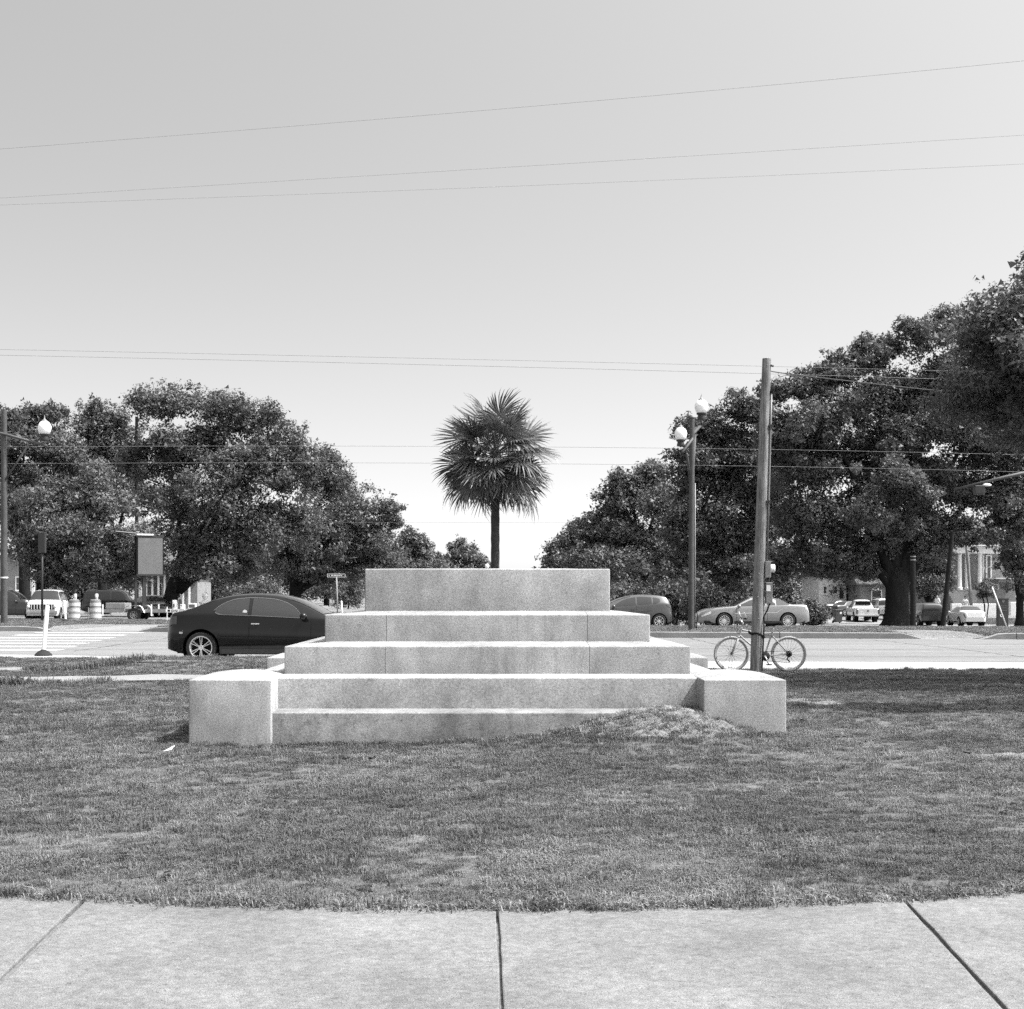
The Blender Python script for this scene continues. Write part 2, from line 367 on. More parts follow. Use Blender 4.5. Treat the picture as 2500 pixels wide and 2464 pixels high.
# near walk: cast slabs with real joints
walk = tag(bpy.data.objects.new('sidewalk', None), kind='structure'); COL.objects.link(walk)
JG = [.006, .006, .011, .0035, .007, .006, .006]
JL = [(-5.1, -.10), (-3.34, -.08), (-1.46, -.058), (.075, -.005), (1.30, .091), (2.86, .13), (4.5, .17)]   # x = a + b*y
def jx(j, y): return JL[j][0] + JL[j][1] * y
for j in range(len(JL) - 1):
    n = 14; top = []
    ga, gb = JG[j], JG[j + 1]
    yl = 6.6
    for _ in range(6): yl = float(walk_edge(jx(j, yl)))
    yr = 6.6
    for _ in range(6): yr = float(walk_edge(jx(j + 1, yr)))
    xa, xb = jx(j, yl) + ga, jx(j + 1, yr) - gb
    jr = np.random.default_rng(60 + j); ys_ = np.linspace(-4, 1, 4).tolist() + np.linspace(2, 6.3, 26).tolist()
    lft = [(jx(j, y) + ga + abs(jr.normal()) * .003, y) for y in ys_]; rgt = [(jx(j + 1, y) - gb - abs(jr.normal()) * .003, y) for y in ys_]
    poly = rgt + [(xx, float(walk_edge(xx)) - abs(jr.normal()) * .004) for xx in np.linspace(xb, xa, 40)] + lft[::-1]
    MB().prism(poly, -.09, .022).build('slab', M['slab'], walk, bevel=.006)
tag(MB().add([(-9, -4, .006), (9, -4, .006), (9, 6.3, .006), (-9, 6.3, .006)], [(0, 1, 2, 3)]).build('sidewalk_bed', M['joint']), kind='structure')
# concrete strips on the left of the lawn
for st in (STRIP_A, STRIP_B):
    a = np.array(st)
    height_grid('footpath', multi((a[0, 0], a[-1, 0], 40)), lambda x: (np.interp(x, a[:, 0], a[:, 1]), np.interp(x, a[:, 0], a[:, 2])),
                np.linspace(0, 1, 8), lambda X, Y: lawn_z(X, Y) + .022, M['concrete'])

# ------------------------------------------------------------------ the stepped monument base
mon = thing('monument_base', 'empty stepped granite monument base with four corner blocks on the lawn', 'monument', (0, 0, 0))
YC = 17.25
def tier(name, hw, y0, ztop, zbot, wash, joints=(), arris=.013, material=None, hollow_front=None):
    """one step: top falls by wash towards the edge; joints split it into stones"""
    y1 = 2 * YC - y0
    cuts = [-hw] + list(joints) + [hw]
    for a, b in zip(cuts[:-1], cuts[1:]):
        ga = a + (.0022 if a > -hw else 0); gb = b - (.0022 if b < hw else 0)
        bm = MB()
        zl = ztop - wash
        inn = .45
        def zt(x, y):
            e = min(hw - abs(x), y - y0, y1 - y); return zl + wash * min(1, max(0, e / inn))
        xs = sorted(set([ga, gb] + [v for v in (-hw + inn, hw - inn) if ga < v < gb])); ys = [y0, y0 + inn, y1 - inn, y1]
        pts = [[(xx, yy, zt(xx, yy)) for yy in ys] for xx in xs]
        bm.grid(pts)
        ni, nj = len(xs), len(ys)
        ring = [pts[i][0] for i in range(ni)] + [pts[-1][j] for j in range(1, nj)] + [pts[i][-1] for i in range(ni - 2, -1, -1)] + [pts[0][j] for j in range(nj - 2, 0, -1)]
        n = len(ring)
        bm.add(ring + [(p[0], p[1], zbot) for p in ring], [(i, (i + 1) % n, n + (i + 1) % n, n + i) for i in range(n)] + [tuple(range(n, 2 * n))])
        me = bm.build(name, material or M['stone'], mon)
        b2 = bmesh.new(); b2.from_mesh(me.data)
        bmesh.ops.remove_doubles(b2, verts=b2.verts, dist=1e-5)
        bmesh.ops.recalc_face_normals(b2, faces=b2.faces)
        es = [e for e in b2.edges if len(e.link_faces) == 2 and e.calc_face_angle(0) > .8 and max(v.co.z for v in e.verts) > zbot + .01
              and not (abs(e.verts[0].co.x - e.verts[1].co.x) < 1e-4 and abs(abs(e.verts[0].co.x) - hw) > .05)]
        bmesh.ops.bevel(b2, geom=es, offset=arris, segments=3, affect='EDGES', profile=.5)
        b2.to_mesh(me.data); b2.free()
        me.data.polygons.foreach_set('use_smooth', [True] * len(me.data.polygons)); me.data.set_sharp_from_angle(angle=R(32))
tier('top_block', 1.332, 15.9, 1.712, 1.23, .012)
tier('step_stone', 1.715, 15.42, 1.243, .915, .034, (-1.062, 1.054))
tier('step_stone', 2.072, 14.92, .927, .602, .034, (-1.042, 1.042))
tier('step_stone', 2.45, 14.46, .612, .285, .014)
tier('step_stone', 2.80, 14.085, .297, -.20, .014, material=M['stone_dirty'])
for sx in (-1, 1):
    for (y0, y1) in ((14.0, 15.55), (18.95, 20.5)):
        x0, x1 = 2.07, 2.86; n = 14
        pts = [[(sx * (x0 + (x1 - x0) * i / n), y0 + (y1 - y0) * j / n,
                 .603 + .055 * (math.sin(math.pi * i / n) * math.sin(math.pi * min(1, j / n * 1.0))) ** .7) for j in range(n + 1)] for i in range(n + 1)]
        m = MB().grid(pts)
        ring = [pts[i][0] for i in range(n + 1)] + [pts[n][j] for j in range(1, n + 1)] + [pts[i][n] for i in range(n - 1, -1, -1)] + [pts[0][j] for j in range(n - 1, 0, -1)]
        k = len(ring)
        m.add(ring + [(p[0], p[1], -.2) for p in ring], [(i, (i + 1) % k, k + (i + 1) % k, k + i) for i in range(k)])
        o = m.build('corner_block', M['stone'], mon)
        b2 = bmesh.new(); b2.from_mesh(o.data); bmesh.ops.remove_doubles(b2, verts=b2.verts, dist=1e-5); bmesh.ops.recalc_face_normals(b2, faces=b2.faces)
        bmesh.ops.bevel(b2, geom=[e for e in b2.edges if len(e.link_faces) == 2 and e.calc_face_angle(0) > .9], offset=.010, segments=3, affect='EDGES', profile=.5)
        b2.to_mesh(o.data); b2.free(); o.data.polygons.foreach_set('use_smooth', [True] * len(o.data.polygons)); o.data.set_sharp_from_angle(angle=R(32))

# ------------------------------------------------------------------ grass: blades instanced over the lawn (uncountable stuff)
def clump(name, nb, rad, hmin, hmax, wid, lean, material, seed):
    r = np.random.default_rng(seed); V = []; Fq = []
    for i in range(nb):
        a = r.uniform(0, 6.283); d = rad * math.sqrt(r.uniform(0, 1)); bx, by = d * math.cos(a), d * math.sin(a)
        h = r.uniform(hmin, hmax); t = r.uniform(0, 6.283); ln = lean * r.uniform(.2, 1.2) * h; w = wid * r.uniform(.7, 1.3)
        dx, dy = math.cos(t), math.sin(t); px_, py_ = -dy * w / 2, dx * w / 2
        b = len(V)
        V += [(bx - px_, by - py_, -.015), (bx + px_, by + py_, -.015),
              (bx + dx * ln * .35 + px_ * .8, by + dy * ln * .35 + py_ * .8, h * .62), (bx + dx * ln * .35 - px_ * .8, by + dy * ln * .35 - py_ * .8, h * .62),
              (bx + dx * ln, by + dy * ln, h * (1 - .25 * abs(ln / h)))]
        Fq += [(b, b + 1, b + 2, b + 3), (b + 3, b + 2, b + 4)]
    me = bpy.data.meshes.new(name); me.from_pydata(V, [], Fq); me.update(); me.materials.append(material)
    return bpy.data.objects.new(name, me)          # not linked: only instanced
CL = [clump('blades', 60, .075, .012, .032, .0050, 1.6, M['blade'], 1),
      clump('blades', 54, .08, .010, .028, .0048, 1.9, M['blade'], 2),
      clump('tuft', 36, .06, .022, .055, .0050, 1.2, M['blade'], 3),
      clump('straw', 34, .075, .01, .035, .0045, 1.9, M['dryblade'], 4),
      clump('dead_grass', 30, .07, .012, .045, .005, 1.7, M['heapstraw'], 5)]
lm = MB(); lr = np.random.default_rng(9)
for k in range(5):                                  # a few curled dead leaves
    c = Vector((lr.normal() * .05, lr.normal() * .05, .012)); w = lr.uniform(0, 6.28); u = Vector((math.cos(w), math.sin(w), lr.uniform(-.1, .3))); v = Vector((-math.sin(w), math.cos(w), lr.uniform(-.2, .5)))
    lm.add([c - u * .03, c + v * .014, c + u * .03, c - v * .014], [(0, 1, 2), (0, 2, 3)])
_me = bpy.data.meshes.new('dead_leaves'); _me.from_pydata(lm.v, [], lm.f); _me.update(); _me.materials.append(M['bark']); CL.append(bpy.data.objects.new('dead_leaves', _me))
def scatter(name, pts, scl, kinds, label):
    me = bpy.data.meshes.new(name); me.vertices.add(len(pts)); me.vertices.foreach_set('co', np.ascontiguousarray(pts, np.float32).ravel())
    at = me.attributes.new('sc', 'FLOAT', 'POINT'); at.data.foreach_set('value', np.ascontiguousarray(scl, np.float32))
    ak = me.attributes.new('kd', 'INT', 'POINT'); ak.data.foreach_set('value', np.ascontiguousarray(kinds, np.int32))
    me.update()
    o = bpy.data.objects.new(name, me); COL.objects.link(o)
    g = bpy.data.node_groups.new(name, 'GeometryNodeTree')
    g.interface.new_socket('Geometry', in_out='INPUT', socket_type='NodeSocketGeometry'); g.interface.new_socket('Geometry', in_out='OUTPUT', socket_type='NodeSocketGeometry')
    N = g.nodes; L = g.links
    gi = N.new('NodeGroupInput'); go = N.new('NodeGroupOutput'); ip = N.new('GeometryNodeInstanceOnPoints')
    gti = N.new('GeometryNodeGeometryToInstance')
    for c in reversed(CL):
        oi = N.new('GeometryNodeObjectInfo'); oi.inputs['Object'].default_value = c; oi.inputs['As Instance'].default_value = True
        L.new(oi.outputs['Geometry'], gti.inputs[0])
    jn = N.new('GeometryNodeJoinGeometry')
    for c in reversed(CL):
        oi = N.new('GeometryNodeObjectInfo'); oi.inputs['Object'].default_value = c; oi.inputs['As Instance'].default_value = True
        L.new(oi.outputs['Geometry'], jn.inputs[0])
    N.remove(gti)
    L.new(gi.outputs[0], ip.inputs['Points']); L.new(jn.outputs[0], ip.inputs['Instance'])
    ip.inputs['Pick Instance'].default_value = True
    a1 = N.new('GeometryNodeInputNamedAttribute'); a1.data_type = 'INT'; a1.inputs[0].default_value = 'kd'; L.new(a1.outputs[0], ip.inputs['Instance Index'])
    a2 = N.new('GeometryNodeInputNamedAttribute'); a2.data_type = 'FLOAT'; a2.inputs[0].default_value = 'sc'; L.new(a2.outputs[0], ip.inputs['Scale'])
    rv = N.new('FunctionNodeRandomValue'); rv.data_type = 'FLOAT_VECTOR'
    rv.inputs[0].default_value = (-.15, -.15, 0); rv.inputs[1].default_value = (.15, .15, 6.283)
    L.new(rv.outputs[0], ip.inputs['Rotation']); L.new(ip.outputs[0], go.inputs[0])
    md = o.modifiers.new('scatter', 'NODES'); md.node_group = g
    tag(o, label, 'grass', kind='stuff')
    return o
def vnoise(x, y, s, seed):
    r = np.random.default_rng(seed); G = r.uniform(0, 1, (64, 64))
    u = (x / s) % 63; v = (y / s) % 63; i = u.astype(int); j = v.astype(int); fu = u - i; fv = v - j
    fu = fu * fu * (3 - 2 * fu); fv = fv * fv * (3 - 2 * fv); i2 = (i + 1) % 64; j2 = (j + 1) % 64
    return (G[i, j] * (1 - fu) + G[i2, j] * fu) * (1 - fv) + (G[i, j2] * (1 - fu) + G[i2, j2] * fu) * fv
PT = []; SCL = []; KD = []
for (y0, y1, dens, sc) in [(6.2, 8.2, 360, .86), (8.2, 11, 270, .92), (11, 15, 190, 1.0), (15, 21, 120, 1.15), (21, 27.5, 85, 1.2), (27.5, 33.5, 60, 1.25)]:
    w0 = -.333 * y1 - 1.8; w1 = .367 * y1 + 1.8
    n = int(dens * (y1 - y0) * (w1 - w0)); x = rng.uniform(w0, w1, n); y = rng.uniform(y0, y1, n)
    ok = (y > walk_edge(x) + .01) & (y < near_y(x) - .12)
    ok &= ~((np.abs(x) < 2.83) & (y > 14.03) & (y < 20.5)) | False
    heap = np.exp(-((x - 1.72) / np.where(x < 1.72, .95, .62)) ** 2 - ((y - 14.02) / .5) ** 2)
    ok &= ~((np.abs(x) > 2.06) & (np.abs(x) < 2.87) & (y > 13.99) & (y < 20.6))
    ov = rng.uniform(0, 1, n)
    ok &= ~(in_strip(x, y, STRIP_A) & (ov > .015)); nb = vnoise(x, y, .35, 5)
    ok &= ~(in_strip(x, y, STRIP_B) & ~((x > -8.6) & (nb > .45)))
    bare = ((x - 4.35) / .28) ** 2 + ((y - 19.4) / .8) ** 2 < 1           # bare sandy patch beside the corner block
    bare2 = ((x - 4.63) / .35) ** 2 + ((y - 12.8) / .25) ** 2 < 1
    ok &= ~((bare | bare2) & (ov > .25))
    ok &= ~((heap > .45) & (ov > .40))
    thin = vnoise(x, y, .55, 9); ok &= (ov < .42 + .95 * thin) | (y > 20)
    x, y, heap, thin = x[ok], y[ok], heap[ok], thin[ok]; n = len(x)
    k = rng.choice([0, 0, 0, 1, 1, 1, 1, 2, 3], n); dry = vnoise(x, y, .9, 12) + .3 * vnoise(x, y, .2, 13)
    k = np.where((rng.uniform(0, 1, n) < np.clip(dry - .60, 0, .5) * 1.2), 3, k)
    k = np.where((heap > .42) & (rng.uniform(0, 1, n) < .6), 4, k)
    k = np.where((k == 3) & (dry < .5) & (heap < .3), 0, k)
    edge = y - walk_edge(x)
    s = sc * rng.uniform(.7, 1.25, n) * (.8 + .5 * thin) * np.where(edge < .25, 1.25, 1)
    PT.append(np.stack([x, y, lawn_z(x, y)], -1)); SCL.append(s); KD.append(k)
# taller tufts: along the kerbs, strip edges and against the stones
tx = rng.uniform(-9, -6, 60); ty = np.interp(tx, [-9, -6], [22.2, 23.3]) + rng.normal(0, .12, 60)
PT.append(np.stack([tx, ty, lawn_z(tx, ty)], -1)); SCL.append(rng.uniform(1.6, 2.8, 60)); KD.append(np.full(60, 2))
tx = -7.55 + rng.normal(0, .16, 26); ty = 22.75 + rng.normal(0, .15, 26)
PT.append(np.stack([tx, ty, lawn_z(tx, ty)], -1)); SCL.append(rng.uniform(2.5, 4.2, 26)); KD.append(np.full(26, 2))
tx = rng.uniform(-8.6, -6.4, 90); ty = 27.3 + rng.normal(0, .22, 90)
PT.append(np.stack([tx, ty, lawn_z(tx, ty)], -1)); SCL.append(rng.uniform(2, 4, 90)); KD.append(np.full(90, 2))
tx = rng.uniform(-2.9, 2.9, 260); ty = np.where(np.abs(tx) > 2.05, 13.97, 14.05) - np.abs(rng.normal(0, .03, 260))
PT.append(np.stack([tx, ty, lawn_z(tx, ty)], -1)); SCL.append(rng.uniform(.8, 1.5, 260)); KD.append(rng.choice([0, 2, 2, 3], 260))
tx = 1.72 + rng.normal(0, .40, 900) - .12; ty = 13.98 - np.abs(rng.normal(0, .22, 900)); ok = tx < 2.5; tx, ty = tx[ok], ty[ok]
PT.append(np.stack([tx, ty, lawn_z(tx, ty)], -1)); SCL.append(rng.uniform(.6, 1.3, len(tx))); KD.append(np.where(ty > 13.6, 4, rng.choice([0, 1, 4], len(tx))))
tx = 1.72 + np.abs(rng.normal(0, .18, 40)); ty = 14.25 + rng.uniform(-.12, .15, 40); tx = np.minimum(tx, 2.03)
PT.append(np.stack([tx, ty, np.full(40, .29)], -1)); SCL.append(rng.uniform(.8, 1.6, 40)); KD.append(rng.choice([2, 4, 4], 40))
tx = rng.uniform(-2.9, 3.1, 420); ty = walk_edge(tx) + rng.uniform(-.022, .03, 420)
PT.append(np.stack([tx, ty, np.full(420, .012)], -1)); SCL.append(rng.uniform(.7, 1.5, 420)); KD.append(rng.choice([1, 2, 3, 4], 420))
tx = rng.uniform(-6, 7, 260); ty = rng.uniform(7, 22, 260); ok = ~((np.abs(tx) < 3.0) & (ty > 13.6)) & (ty > walk_edge(tx) + .05); tx, ty = tx[ok], ty[ok]
PT.append(np.stack([tx, ty, lawn_z(tx, ty)], -1)); SCL.append(rng.uniform(1.1, 1.9, len(tx))); KD.append(rng.choice([2, 2, 3], len(tx)))
tx = rng.uniform(-6, 7, 70); ty = 6.8 + rng.uniform(0, 1, 70) ** 1.2 * 14; ok = ~((np.abs(tx) < 3.0) & (ty > 13.6)) & (ty > walk_edge(tx) + .05); tx, ty = tx[ok], ty[ok]
PT.append(np.stack([tx, ty, lawn_z(tx, ty) + .02], -1)); SCL.append(rng.uniform(.5, 1.2, len(tx))); KD.append(np.full(len(tx), 5))
scatter('lawn_grass', np.concatenate(PT), np.concatenate(SCL), np.concatenate(KD), 'mown patchy grass covering the lawn around the stepped base')
# grass on the median beyond the road
PT = []; SCL = []; KD = []
n = 15000; x = rng.uniform(-24, 24, n); y = kerb_y(x) + .3 + rng.uniform(0, 1, n) ** 1.3 * (far_y(x) - kerb_y(x) - .5)
ok = (ramp(x) < .5) | (y - kerb_y(x) > 5); x, y = x[ok], y[ok]; n = len(x)
scatter('median_grass', np.stack([x, y, island_z(x, y)], -1), rng.uniform(1.4, 2.4, n), rng.choice([0, 1, 1, 3], n), 'short grass on the median beyond the far kerb')

# pale dry heap against the steps and two bare sandy patches
def patch_sheet(name, cx, cy, rx, ry, lift, material, rough=.02, seed=0):
    n = 46; X, Y = np.meshgrid(np.linspace(-1.15, 1.15, n), np.linspace(-1.15, 1.15, n)); wx, wy = cx + X * rx, cy + Y * ry
    e = np.sqrt(X ** 2 + Y ** 2) + .45 * (vnoise(wx + 50, wy + 50, .16, seed) - .5) + .25 * (vnoise(wx + 50, wy + 50, .06, seed + 3) - .5)
    Z = lawn_z(wx, wy) + lift * (1 - sstep(.55, 1.02, e)) - .03 * sstep(.9, 1.05, e) + rough * (vnoise(wx + 50, wy + 50, .05, seed + 1) - .5)
    idx = np.arange(n * n).reshape(n, n); q = np.stack([idx[:-1, :-1], idx[:-1, 1:], idx[1:, 1:], idx[1:, :-1]], -1).reshape(-1, 4)
    return tag(np_mesh(name, np.stack([wx, wy, Z], -1).reshape(-1, 3), q, material, None, True), kind='structure')
patch_sheet('soil_heap', 1.70, 13.80, .80, .42, .03, M['drysoil'], .05, 21)
patch_sheet('bare_soil', 4.35, 19.4, .42, .9, .02, M['drysoil'], .02, 31)
patch_sheet('bare_soil', 4.63, 12.8, .40, .3, .018, M['drysoil'], .02, 41)
# ------------------------------------------------------------------ trees
def leaf_mesh(name, C, rad, n, l, material, parent, seed, flat=.8):
    r = np.random.default_rng(seed); C = np.asarray(C); rad = np.asarray(rad)
    pick = r.choice(len(C), n, p=rad ** 2 / np.sum(rad ** 2))
    d = r.normal(size=(n, 3)); d /= np.linalg.norm(d, axis=1)[:, None]
    u = r.uniform(0, 1, n) ** .5; S = r.uniform(.55, 1.55, (len(C), 3)); S[:, 2] *= .9
    d0 = d; d = d * S[pick]
    pos = C[pick] + d * (rad[pick] * (.15 + 1.0 * u))[:, None] * np.array([1, 1, flat]) + r.normal(size=(n, 3)) * l * .5
    nrm = d0 * .45 + r.normal(size=(n, 3)) * .6 + np.array([0, 0, .4]); nrm /= np.linalg.norm(nrm, axis=1)[:, None]
    a = np.cross(nrm, r.normal(size=(n, 3))); a /= np.linalg.norm(a, axis=1)[:, None]; b = np.cross(nrm, a)
    L = l * np.clip(r.lognormal(-.05, .42, n), .35, 2.4)[:, None]; W = L * r.uniform(.5, .8, n)[:, None]
    V = np.stack([pos - a * L / 2, pos + b * W / 2 + a * L * .25, pos - b * W / 2 + a * L * .45], 1).reshape(-1, 3)
    return np_mesh(name, V, np.arange(3 * n).reshape(n, 3), material, parent)
def crown_blobs(lobes, r, bs=.36, dens=1.0):
    """many small leaf clumps through the shell of every lobe, sized in metres so that the outline stays ragged"""
    C = []; Rd = []
    for (cx, cy, cz, rx, ry, rz) in lobes:
        m = min(rx, rz); b0 = min(m * .5, bs * 1.9) 
        nb = int(dens * (3.4 * (rx * rz + rx * ry + ry * rz) / (b0 * b0) * .33) + 5)
        for _ in range(nb):
            d = r.normal(size=3); d /= np.linalg.norm(d); br = b0 * r.uniform(.55, 1.3)
            k = r.uniform(.72, 1.06) if r.uniform() < .72 else r.uniform(.1, .7)
            if r.uniform() < .22: br *= r.uniform(.35, .6); k = r.uniform(1.05, 1.35)
            C.append((cx + d[0] * max(.2, rx - br * .6) * k, cy + d[1] * max(.2, ry - br * .6) * k, cz + d[2] * max(.2, rz - br * .6) * k)); Rd.append(br)
    return C, Rd
def limb(mb, a, b, r0, r1, r, n=6, wob=.06, seg=7):
    a = Vector(a); b = Vector(b); ln = (b - a).length; pts = []
    for i in range(n + 1):
        t = i / n; p = a.lerp(b, t); w = wob * ln * math.sin(math.pi * t)
        pts.append(p + Vector((r.normal() * w * .5, r.normal() * w * .5, w * 1.2)))
    mb.tube(pts, [r0 + (r1 - r0) * i / n for i in range(n + 1)], seg)
def oak(label, d, base_px, trunk_r, lobes_px, leaf, n, material, seed, bz=0., fork_py=None, group=None, trunk=None, lean=0., cat='tree', name='oak_tree', bs=.5, extra=None, wd=.9):
    r = np.random.default_rng(seed); bx = PX(base_px, d)
    t = thing(name, label, cat, (bx, d, bz), group=group)
    lobes = []
    for q in lobes_px:
        px, py, rx, ry = q[:4]; dd = d + (q[4] if len(q) > 4 else r.uniform(-.35, .35) * rx / F * d)
        c = P(px, py, dd); lobes.append((c.x - bx, c.y - d, c.z - bz, rx / F * d, rx / F * d * wd, ry / F * d))
    if extra: lobes += extra
    C, Rd = crown_blobs(lobes, r, bs)
    leaf_mesh('crown', C, Rd, n, leaf, material, t, seed + 100)
    zf = (PZ(fork_py, d) - bz) if fork_py else 3.0
    m = MB()
    fork = Vector((lean, 0, zf))
    ks = [0, .06, .15, .35, .6, .85, 1]
    m.tube([Vector((lean * k * k, 0, zf * k - .1 * (k == 0))) for k in ks], [trunk_r * q for q in (1.7, 1.32, 1.1, 1.0, .97, .93, .62)], 14)
    order = sorted(lobes, key=lambda q: -q[3])
    for q in order[:6]:
        limb(m, fork + Vector((0, 0, -.42 * zf)), (q[0], q[1], q[2]), trunk_r * .62, .05, r)
        for _ in range(2):
            o = Vector((q[0], q[1], q[2])); e = o + Vector((r.normal() * q[3] * .5, r.normal() * q[4] * .5, r.uniform(0, .8) * q[5]))
            limb(m, o, e, .07, .025, r, n=3, seg=5)
    m.build('trunk', M['bark'], t, True)
    return t
# left of the avenue
oak('tall dark oak behind the square sign, its crown the highest on the left', 98, 412, .48,
    [(372, 985, 62, 58), (440, 985, 70, 50), (545, 1000, 75, 48), (640, 1025, 60, 55), (395, 1075, 80, 65), (470, 1110, 95, 65), (640, 1105, 100, 60), (560, 1180, 150, 80), (430, 1210, 120, 95),
     (700, 1180, 90, 80), (560, 1300, 150, 85), (430, 1330, 100, 80), (680, 1290, 110, 85), (540, 1385, 120, 45), (730, 1130, 60, 55), (505, 1060, 70, 45), (700, 1075, 60, 50), (600, 1130, 90, 45), (330, 1120, 50, 60), (595, 1035, 40, 30)], .17, 130000, M['leaf'], 11, fork_py=1400, lean=.7)
oak('broad oak behind the dark coupe roof, second from the left of the avenue', 122, 720, .5,
    [(770, 1130, 70, 55), (800, 1190, 85, 75), (850, 1230, 80, 70), (880, 1290, 90, 70), (800, 1320, 120, 80), (700, 1350, 110, 70), (900, 1370, 90, 55), (945, 1240, 42, 34), (965, 1275, 22, 22), (780, 1395, 110, 40)],
    .20, 75000, M['leaf'], 12, fork_py=1420)
oak('leafy tree behind the white globe lamp at the left edge', 104, 60, .4,
    [(20, 1030, 50, 45), (75, 1010, 42, 35), (125, 1015, 50, 38), (60, 1090, 85, 70), (40, 1190, 95, 85), (150, 1120, 75, 75), (-30, 1120, 70, 90)], .18, 55000, M['leaf'], 13, fork_py=1330)
oak('pale twiggy tree with a rounded top left of the tall oak', 110, 250, .35,
    [(225, 1005, 40, 32), (270, 1025, 48, 40), (215, 1075, 75, 60), (290, 1090, 55, 60), (250, 1170, 95, 75), (190, 1190, 80, 75), (330, 1200, 60, 80)], .18, 52000, M['leaf2'], 14, fork_py=1340)
oak('low bushy tree hanging over the parked white grille car on the left', 87, 97, .22,
    [(120, 1225, 75, 65), (225, 1215, 85, 75), (165, 1310, 115, 75), (285, 1320, 85, 85), (90, 1350, 70, 55), (225, 1390, 100, 45), (320, 1390, 60, 45), (130, 1405, 70, 35)], .15, 75000, M['leaf2'], 15, fork_py=1400, name='bushy_tree')
oak('distant round oak at the left end of the avenue', 175, 985, .45,
    [(960, 1350, 60, 45), (1010, 1320, 45, 33), (1035, 1345, 32, 33), (990, 1380, 75, 32), (930, 1400, 60, 30), (1055, 1385, 40, 25)], .26, 26000, M['leaffar'], 16, fork_py=1430)
oak('most distant pointed tree beside the palm trunk', 240, 1140, .4,
    [(1115, 1340, 24, 28), (1130, 1355, 40, 28), (1157, 1345, 13, 18), (1165, 1372, 32, 20), (1085, 1372, 45, 22), (1120, 1395, 80, 25), (1185, 1380, 18, 14)], .34, 20000, M['leaffar'], 17, fork_py=1435)
# right of the avenue
oak('huge live oak with a thick black trunk beside the leaning pole', 76, 2190, .60,
    [(1960, 950, 70, 48), (2060, 905, 80, 52), (2150, 860, 80, 50), (2245, 825, 75, 50), (2310, 790, 60, 45), (2000, 915, 60, 45), (1900, 970, 50, 45), (2010, 1030, 110, 75), (2150, 980, 120, 85), (2290, 950, 110, 90), (2400, 900, 90, 90),
     (1950, 1130, 95, 80), (2080, 1110, 85, 65), (2370, 1060, 130, 95), (2480, 1060, 100, 110), (1970, 1250, 110, 75), (2070, 1270, 80, 60), (2300, 1175, 80, 60), (2400, 1190, 110, 80), (2480, 1240, 90, 80),
     (1960, 1350, 90, 50), (2060, 1370, 90, 48), (2330, 1300, 80, 45), (2440, 1300, 90, 40),
     (2190, 1080, 110, 70), (2250, 1130, 80, 55), (2130, 1190, 80, 60), (2230, 1265, 90, 50), (2140, 1320, 70, 45), (2010, 1160, 70, 50), (2110, 1390, 50, 30), (2270, 1350, 60, 32), (1900, 1060, 60, 60), (1880, 1390, 60, 45), (2165, 1170, 75, 55, -4), (2235, 1195, 60, 50, -4), (2120, 1255, 65, 50, -4), (2200, 1285, 50, 35, -3.5)],
    .14, 320000, M['leaf'], 21, bz=-.22, fork_py=1385)
oak('dense oak rising behind the twin globe lamp', 90, 1740, .45,
    [(1690, 1045, 45, 38), (1745, 1040, 50, 42), (1800, 990, 48, 42), (1850, 1010, 50, 50), (1700, 1110, 70, 60), (1790, 1100, 80, 75), (1680, 1190, 60, 70), (1790, 1200, 105, 80), (1880, 1150, 70, 90), (1870, 1270, 90, 70),
     (1740, 1290, 110, 75), (1660, 1280, 50, 60), (1830, 1380, 110, 60), (1690, 1385, 90, 55)], .16, 130000, M['leaf'], 22, bz=-.2, fork_py=1400)
oak('paler oak left of the twin globe lamp', 118, 1560, .42,
    [(1590, 1150, 45, 40), (1540, 1180, 55, 45), (1500, 1215, 50, 45), (1600, 1230, 75, 65), (1520, 1290, 90, 65), (1450, 1290, 50, 55), (1610, 1330, 80, 65), (1500, 1370, 110, 55)], .20, 66000, M['leaf2'], 23, fork_py=1420)
oak('distant oak at the right end of the avenue', 165, 1400, .42,
    [(1395, 1315, 38, 32), (1430, 1300, 40, 38), (1360, 1345, 38, 30), (1335, 1372, 24, 22), (1400, 1370, 70, 38), (1450, 1350, 50, 50), (1380, 1405, 70, 30)], .26, 28000, M['leaffar'], 24, fork_py=1430)
oak('light leaved small tree in front of the white columned house', 97, 2490, .25,
    [(2470, 1360, 38, 40), (2500, 1330, 55, 55), (2520, 1400, 55, 60), (2455, 1310, 40, 35)], .15, 22000, M['leaf2'], 25, bz=-.6, fork_py=1430, name='small_tree')
